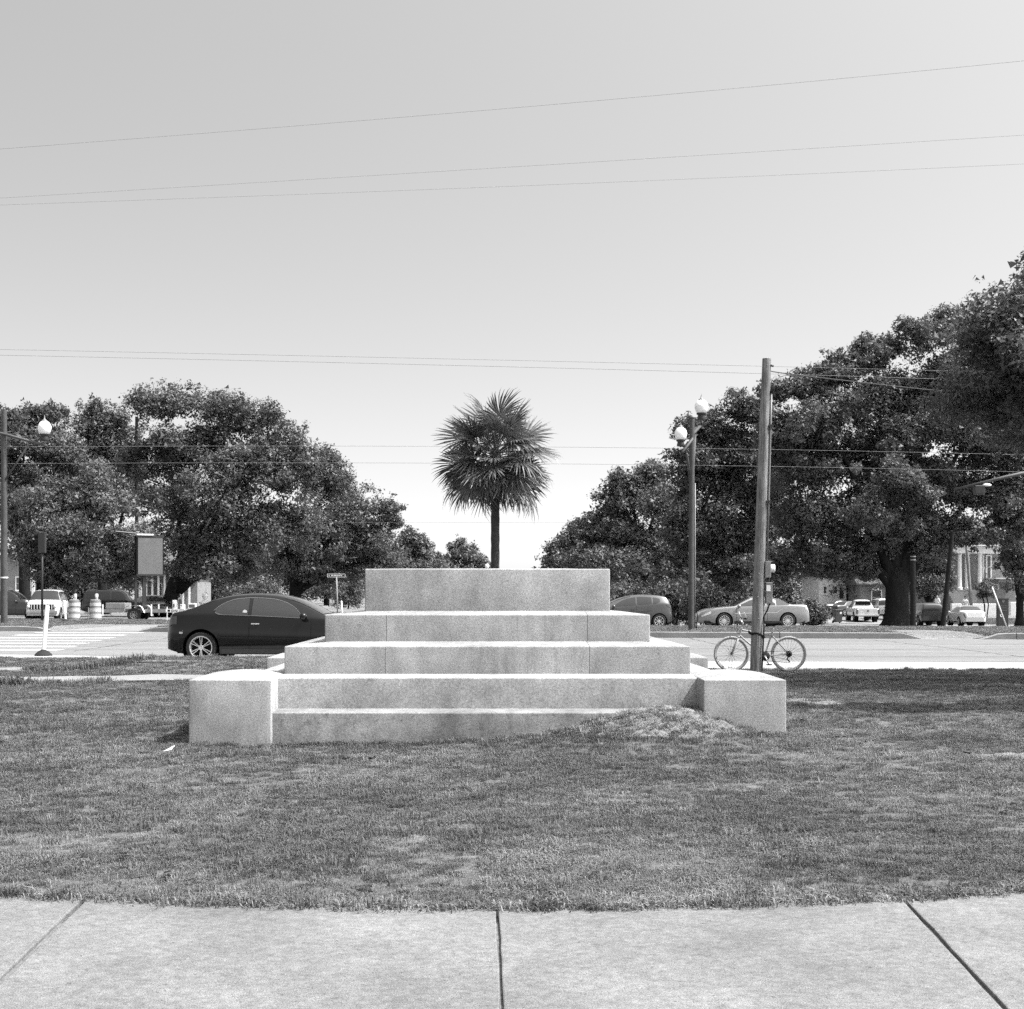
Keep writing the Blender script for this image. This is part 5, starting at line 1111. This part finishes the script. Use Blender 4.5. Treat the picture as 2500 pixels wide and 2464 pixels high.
# dark pillar sign
D = 108; q = F / D; zb = float(dip(35, D)) + .02; ps = thing('pillar_sign', 'dark upright pillar sign with a small emblem near the right edge', 'sign', (PX(2447, D), D, zb))
zz = lambda py: PZ(py, D) - zb; xx = lambda px: (px - 2447) / q
MB().bbox(xx(2434), xx(2460), -.2, .2, -.05, zz(1462)).build('pillar', M['darkmetal'], ps, bevel=.03)
MB().bbox(xx(2433), xx(2461), -.22, .22, zz(1464), zz(1461)).build('cap', M['darkmetal'], ps)
MB().lathe([(.001, 0), (.10, 0), (.10, .012), (.001, .012)], 16, Matrix.Translation((xx(2447), -.2, zz(1468))) @ Matrix.Rotation(R(90), 4, 'X'), cap=False).build('emblem', M['signback'], ps)
for py in (1479, 1484, 1490): MB().bbox(xx(2438), xx(2456), -.212, -.2015, zz(py + 1), zz(py)).build('lettering', M['signback'], ps)
MB().lathe([(.06, 0), (.11, 0), (.11, .012), (.06, .012)], 16, Matrix.Translation((xx(2443), -.2, zz(1503))) @ Matrix.Rotation(R(90), 4, 'X'), cap=False).build('emblem', M['white'], ps)
# wheeled bin
D = 112; q = F / D; zb = float(dip(28, D)); wb = thing('wheeled_bin', 'dark wheeled bin with a white round mark on the street at right', 'bin', (PX(2045, D), D, zb + .05), R(10))
m = MB(); m.add([(-.24, -.26, .08), (.24, -.26, .08), (.24, .22, .08), (-.24, .22, .08), (-.31, -.34, .98), (.31, -.34, .98), (.31, .32, .98), (-.31, .32, .98)], [(3, 2, 1, 0), (4, 5, 6, 7), (0, 1, 5, 4), (1, 2, 6, 5), (2, 3, 7, 6), (3, 0, 4, 7)]); m.build('body', M['polepaint'], wb, bevel=.02)
MB().bbox(-.33, .33, -.37, .36, .98, 1.05).build('lid', M['polepaint'], wb, bevel=.03)
for s in (-1, 1): MB().lathe([(.001, 0), (.12, 0), (.12, .05), (.001, .05)], 14, Matrix.Translation((s * .27 - .025, .25, .12)) @ Matrix.Rotation(R(90), 4, 'Y'), cap=False).build('wheel', M['rubber'], wb, True, angle=40)
MB().lathe([(.001, 0), (.09, 0), (.09, .004), (.001, .004)], 16, Matrix.Translation((.12, -.325, .80)) @ Matrix.Rotation(R(95), 4, 'X'), cap=False).build('mark', M['white'], wb)
# distant globe lamp left of the palm trunk
D = 150; q = F / D; dl = thing('lamp_post', 'distant single globe lamp just left of the palm trunk', 'lamp post', (PX(1189, D), D, -.05))
MB().tube([(0, 0, 0), (0, 0, PZ(1392, D))], [.12, .07], 10).build('pole', M['white'], dl, True); acorn(dl, Vector((0, 0, PZ(1388, D) + .05)), .23)

# ------------------------------------------------------------------ wires
def wire(pts, r, label, n=40, mt='wire'):
    m = MB(); path = []
    P3 = [P(*p) for p in pts]
    for i in range(n + 1):
        t = i / n
        if len(P3) == 3: v = P3[0] * (2 * (t - .5) * (t - 1)) + P3[1] * (-4 * t * (t - 1)) + P3[2] * (2 * t * (t - .5))
        else: v = P3[0].lerp(P3[1], t)
        path.append(v)
    tag(m.tube(path, r, 5, False).build('overhead_wire', M[mt], None, True), label, 'wire', 'overhead wires')
wire([(-900, 430, 30), (1250, 264, 27), (3100, 85, 24)], .0030, 'highest thin wire crossing the empty sky')
wire([(-900, 538, 32), (1250, 408, 30), (3100, 292, 28)], .0030, 'upper of the close pair of wires in the left sky, second from the top')
wire([(-900, 530, 34), (1250, 455, 32), (3100, 370, 30)], .0030, 'third wire from the top, lower of the close pair in the left sky')
wire([(-900, 836, 42), (1250, 880, 40), (3000, 925, 38)], .0048, 'wire passing just above the top of the wooden pole')
wire([(-900, 850, 43), (1250, 896, 41), (3000, 950, 39)], .0055, 'wire meeting the leaning pole just below its top')
wire([(-900, 1100, 72), (1250, 1091, 68), (3000, 1128, 64)], .0075, 'dark wire crossing behind the upper palm crown')
wire([(-900, 1141, 72), (1250, 1132, 68), (3000, 1170, 64)], .0075, 'dark wire crossing behind the middle of the palm crown')
wire([(-900, 1282, 120), (1250, 1276, 118), (3000, 1290, 116)], .007, 'faint low wire under the palm crown')
wire([(1877, 905, 26.5), (2000, 922, 28), (2300, 955, 33)], .010, 'dark service wire running right from the leaning pole top', mt='darkmetal')
wire([(1893, 937, 26.5), (1912, 918, 27), (1960, 922, 27.6)], .006, 'short looped drop wire at the leaning pole top', mt='darkmetal')

# ------------------------------------------------------------------ houses
def window(parent, x0, x1, z0, z1, y, panes=2):
    f = MB().bbox(x0 - .10, x1 + .10, y - .05, y + .02, z0 - .10, z1 + .10).build('window', M['whitewall'], parent)
    MB().bbox(x0 - .14, x1 + .14, y - .12, y - .051, z0 - .16, z0 - .10).build('sill', M['whitewall'], f)
    for k in range(panes):
        a = z0 + (z1 - z0) * k / panes + .02; b = z0 + (z1 - z0) * (k + 1) / panes - .02
        MB().bbox(x0 + .03, x1 - .03, y - .058, y - .0505, a, b).build('pane', M['glasspale'], f)
def gable(parent, x0, x1, y0, y1, z, h, over=.5, mat_='roof'):
    c = (y0 + y1) / 2
    MB().add([(x0 - over, y0 - over, z), (x1 + over, y0 - over, z), (x1 + over, c, z + h), (x0 - over, c, z + h), (x0 - over, y1 + over, z), (x1 + over, y1 + over, z),
              (x0 - over, y0 - over, z - .15), (x1 + over, y0 - over, z - .15), (x1 + over, y1 + over, z - .15), (x0 - over, y1 + over, z - .15)],
             [(0, 1, 2, 3), (3, 2, 5, 4), (0, 3, 4, 9, 6), (1, 7, 8, 5, 2), (0, 6, 7, 1), (4, 5, 8, 9), (6, 9, 8, 7)]).build('roof', M[mat_], parent)
D = 138; q = F / D; zb = -.62
wh = thing('white_house', 'white two storey house with tall porch columns behind the small tree at right', 'house', (PX(2400, D), D, zb))
zz = lambda py: PZ(py, D) - zb; xx = lambda px: (px - 2400) / q
MB().bbox(xx(2300), xx(2500), 2.2, 12, -.3, zz(1330)).build('wall', M['greywall'], wh)
MB().bbox(xx(2290), xx(2450), -.3, 2.6, -.3, zz(1440)).build('porch_floor', M['greywall'], wh)
MB().bbox(xx(2325), xx(2462), -.35, 2.8, zz(1351), zz(1334)).build('entablature', M['whitewall'], wh, bevel=.04)
MB().bbox(xx(2320), xx(2466), -.6, 3.0, zz(1334) + .002, zz(1331)).build('cornice', M['whitewall'], wh)
for px in (2343, 2361, 2392): MB().lathe([(.26, zz(1440)), (.26, zz(1440) + .2), (.20, zz(1440) + .25), (.19, zz(1400)), (.17, zz(1356)), (.25, zz(1353)), (.25, zz(1351))], 16, Matrix.Translation((xx(px), 0, 0))).build('column', M['whitewall'], wh, True, angle=40)
gable(wh, xx(2300), xx(2500), 2.0, 12.5, zz(1328), 2.2)
for (a, b, c, d_) in ((2376, 2384, 1360, 1405), (2410, 2418, 1356, 1412), (2429, 2438, 1356, 1411), (2330, 2337, 1362, 1410)): window(wh, xx(a), xx(b), zz(d_), zz(c), 2.19, 2)
for (a, b, c, d_) in ((2426, 2440, 1425, 1440), (2448, 2456, 1428, 1458)): window(wh, xx(a), xx(b), zz(d_), zz(c), 2.19, 2)
MB().bbox(xx(2418), xx(2500), -1.5, 2.15, zz(1413.5), zz(1411.5)).build('porch_roof', M['whitewall'], wh)
for k in range(8): MB().bbox(xx(2310) + .0, xx(2355), -.35 - .32 * (k + 1), -.35 - .32 * k - .002, -.3, zz(1440) - .2 * (k + 1)).build('stair_step', M['greywall'], wh)
MB().tube([(xx(2355), -2.9, .9), (xx(2355), -.4, zz(1430))], .04, 6).build('handrail', M['darkmetal'], wh)
for k in range(5): MB().tube([(xx(2355), -2.9 + .62 * k, .1 + .3 * k), (xx(2355), -2.9 + .62 * k, .92 + .42 * k)], .02, 5).build('baluster', M['darkmetal'], wh)
rw = MB().bbox(PX(2320, 126), PX(2432, 126), 125.6, 126, -.95, PZ(1474, 126)).build('garden_wall', M['whitewall'], None, bevel=.03); tag(rw, 'low pale garden wall behind the white saloon', 'wall')
rw = MB().bbox(PX(2463, 126), PX(2476, 126), 125.6, 126, -.95, PZ(1470, 126)).build('gate_pier', M['whitewall'], None, bevel=.03); tag(rw, 'short pale gate pier right of the dark pillar sign', 'wall')
D = 165; q = F / D; bg_ = thing('bungalow', 'pale brick house with a dark window left of the parked pickup', 'house', (PX(2030, D), D, -.62))
zz = lambda py: PZ(py, D) + .62; xx = lambda px: (px - 2030) / q
MB().bbox(xx(2000), xx(2066), 0, 9, -.3, zz(1405)).build('wall', M['whitewall'], bg_); gable(bg_, xx(2000), xx(2066), 0, 9, zz(1404), 2.4)
window(bg_, xx(2033), xx(2044), zz(1449), zz(1432), -.01); window(bg_, xx(2010), xx(2018), zz(1449), zz(1432), -.01); MB().bbox(xx(2050), xx(2059), -.05, -.002, zz(1462), zz(1435)).build('door', M['darkmetal'], bg_)
gh = thing('grey_house', 'shaded grey house with a gabled roof behind the thick oak trunk', 'house', (PX(2200, 160), 160, -.62))
q = F / 160; MB().bbox(-4.5, 3.6, 0, 9, -.3, PZ(1425, 160) + .62).build('wall', M['greywall'], gh); gable(gh, -4.5, 3.6, 0, 9, PZ(1425, 160) + .62, 2.6)
window(gh, -3.2, -2.2, 1.0, 2.5, -.01); window(gh, 1.2, 2.2, 1.0, 2.5, -.01); MB().bbox(2.35, 3.3, -.06, -.002, 0, 2.2).build('door', M['whitewall'], gh)
D = 135; q = F / D; lh = thing('pale_building', 'pale rendered building behind the dark sport utility vehicle at the left edge', 'building', (PX(30, D), D, -.05))
zz = lambda py: PZ(py, D) + .05; xx = lambda px: (px - 30) / q
MB().bbox(xx(-80), xx(90), 0, 10, -.2, zz(1355)).build('wall', M['greywall'], lh); MB().bbox(xx(-84), xx(94), -.4, 10.4, zz(1355) + .002, zz(1350)).build('cornice', M['whitewall'], lh)
window(lh, xx(40), xx(50), zz(1440), zz(1410), -.01); window(lh, xx(66), xx(74), zz(1440), zz(1410), -.01); MB().bbox(xx(78), xx(85), -.12, -.002, -.1, zz(1390)).build('pilaster', M['whitewall'], lh)
D = 150; fh_ = thing('picket_house', 'pale columned porch glimpsed behind the sign post on the left', 'house', (PX(375, D), D, -.05)); q = F / D
zz = lambda py: PZ(py, D) + .05; xx = lambda px: (px - 375) / q
MB().bbox(xx(335), xx(470), 2.5, 10, -.2, zz(1400)).build('wall', M['greywall'], fh_); gable(fh_, xx(335), xx(470), 0, 10, zz(1398), 2.4)
for px in (341, 356, 371, 386, 401, 416, 431, 446, 461): MB().bbox(xx(px) - .09, xx(px) + .09, .1, .28, -.1, zz(1399)).build('porch_post', M['whitewall'], fh_)
window(fh_, xx(376), xx(382), zz(1460), zz(1425), 2.49); window(fh_, xx(420), xx(428), zz(1460), zz(1425), 2.49)

tag(MB().bbox(34.2, 52, 111.6, 124.5, -1.1, -.36).build('terrace', M['turf'], None), kind='structure')
# ------------------------------------------------------------------ people
def person(label, loc, rz, hair, scale=1.0):
    """standing figure grown from one skeleton with a Skin modifier"""
    J = {'pel': (0, 0, .95, .155), 'sp': (0, .01, 1.15, .15), 'ch': (0, .015, 1.34, .165), 'nk': (0, .01, 1.48, .065), 'hd': (0, -.01, 1.60, .085), 'tp': (0, 0, 1.72, .075),
         'ls': (.17, .01, 1.42, .075), 'le': (.26, .03, 1.15, .05), 'lw': (.24, -.10, .92, .035), 'lh': (.23, -.14, .84, .035), 'rs': (-.17, .01, 1.42, .075), 're': (-.25, .05, 1.15, .05), 'rw': (-.23, -.04, .90, .035), 'rh': (-.22, -.07, .82, .035),
         'lk': (.10, -.03, .50, .075), 'la': (.11, .03, .09, .05), 'lt': (.12, -.12, .045, .045), 'rk': (-.10, .02, .50, .075), 'ra': (-.11, .09, .09, .05), 'rt': (-.12, -.05, .045, .045), 'lhp': (.09, 0, .88, .11), 'rhp': (-.09, 0, .88, .11)}
    E = [('pel', 'sp'), ('sp', 'ch'), ('ch', 'nk'), ('nk', 'hd'), ('hd', 'tp'), ('ch', 'ls'), ('ls', 'le'), ('le', 'lw'), ('lw', 'lh'), ('ch', 'rs'), ('rs', 're'), ('re', 'rw'), ('rw', 'rh'),
         ('pel', 'lhp'), ('lhp', 'lk'), ('lk', 'la'), ('la', 'lt'), ('pel', 'rhp'), ('rhp', 'rk'), ('rk', 'ra'), ('ra', 'rt')]
    ks = list(J); me = bpy.data.meshes.new('body'); me.from_pydata([J[k][:3] for k in ks], [(ks.index(a), ks.index(b)) for a, b in E], []); me.update()
    t = thing('person', label, 'person', loc, rz); t.scale = (scale,) * 3
    o = bpy.data.objects.new('body', me); COL.objects.link(o)
    sk = o.modifiers.new('skin', 'SKIN'); sv = me.skin_vertices[0].data
    for i, k in enumerate(ks): sv[i].radius = (J[k][3], J[k][3] * (.72 if k in ('pel', 'sp', 'ch') else 1)); sv[i].use_root = (k == 'pel')
    o.modifiers.new('sub', 'SUBSURF').levels = 2; o.modifiers['sub'].render_levels = 2
    dg = bpy.context.evaluated_depsgraph_get(); ev = bpy.data.meshes.new_from_object(o.evaluated_get(dg)); bpy.data.objects.remove(o, do_unlink=True)
    for mm in ('skin', 'shirt', 'trousers', 'black'): ev.materials.append(M[mm])
    for p in ev.polygons:
        c = p.center; arm = abs(c.x) > .205
        p.material_index = 3 if c.z < .09 else 2 if (c.z < .98 and abs(c.x) < .2) else 0 if (c.z > 1.47 or (arm and c.z < 1.2)) else 1
        p.use_smooth = True
    b = link('body', ev, None, t)
    if hair:
        MB().lathe([(.001, .115), (.06, .10), (.092, .05), (.096, 0), (.085, -.04)], 16, Matrix.Translation((0, .015, 1.66)), cap=False).build('hair', M['hair'], t, True)
    MB().lathe([(.001, 0), (.012, 0), (.018, .03), (.001, .05)], 8, Matrix.Translation((0, -.10, 1.60)), cap=False).build('nose', M['skin'], t, True)
    return t
person('bald person in a white shirt standing behind the black sport utility vehicle', (PX(2288, 114), 114, -.36), R(-60), False)
person('person with dark hair in a white shirt behind the white saloon', (PX(2357, 113), 113, -.36), R(10), True, .96)
# litter on the lawn
lt = MB().add([(0, 0, .03), (.22, .03, .06), (.30, .16, .14), (.18, .2, .05), (.04, .14, .04)], [(0, 1, 2), (0, 2, 3), (0, 3, 4)]).build('paper_scrap', M['litter']); lt.location = P(398, 1850, 12.85); lt.location.z = .03; lt.scale = (.32, .32, .45)
tag(lt, 'crumpled white paper scrap on the grass left of the corner block', 'litter')
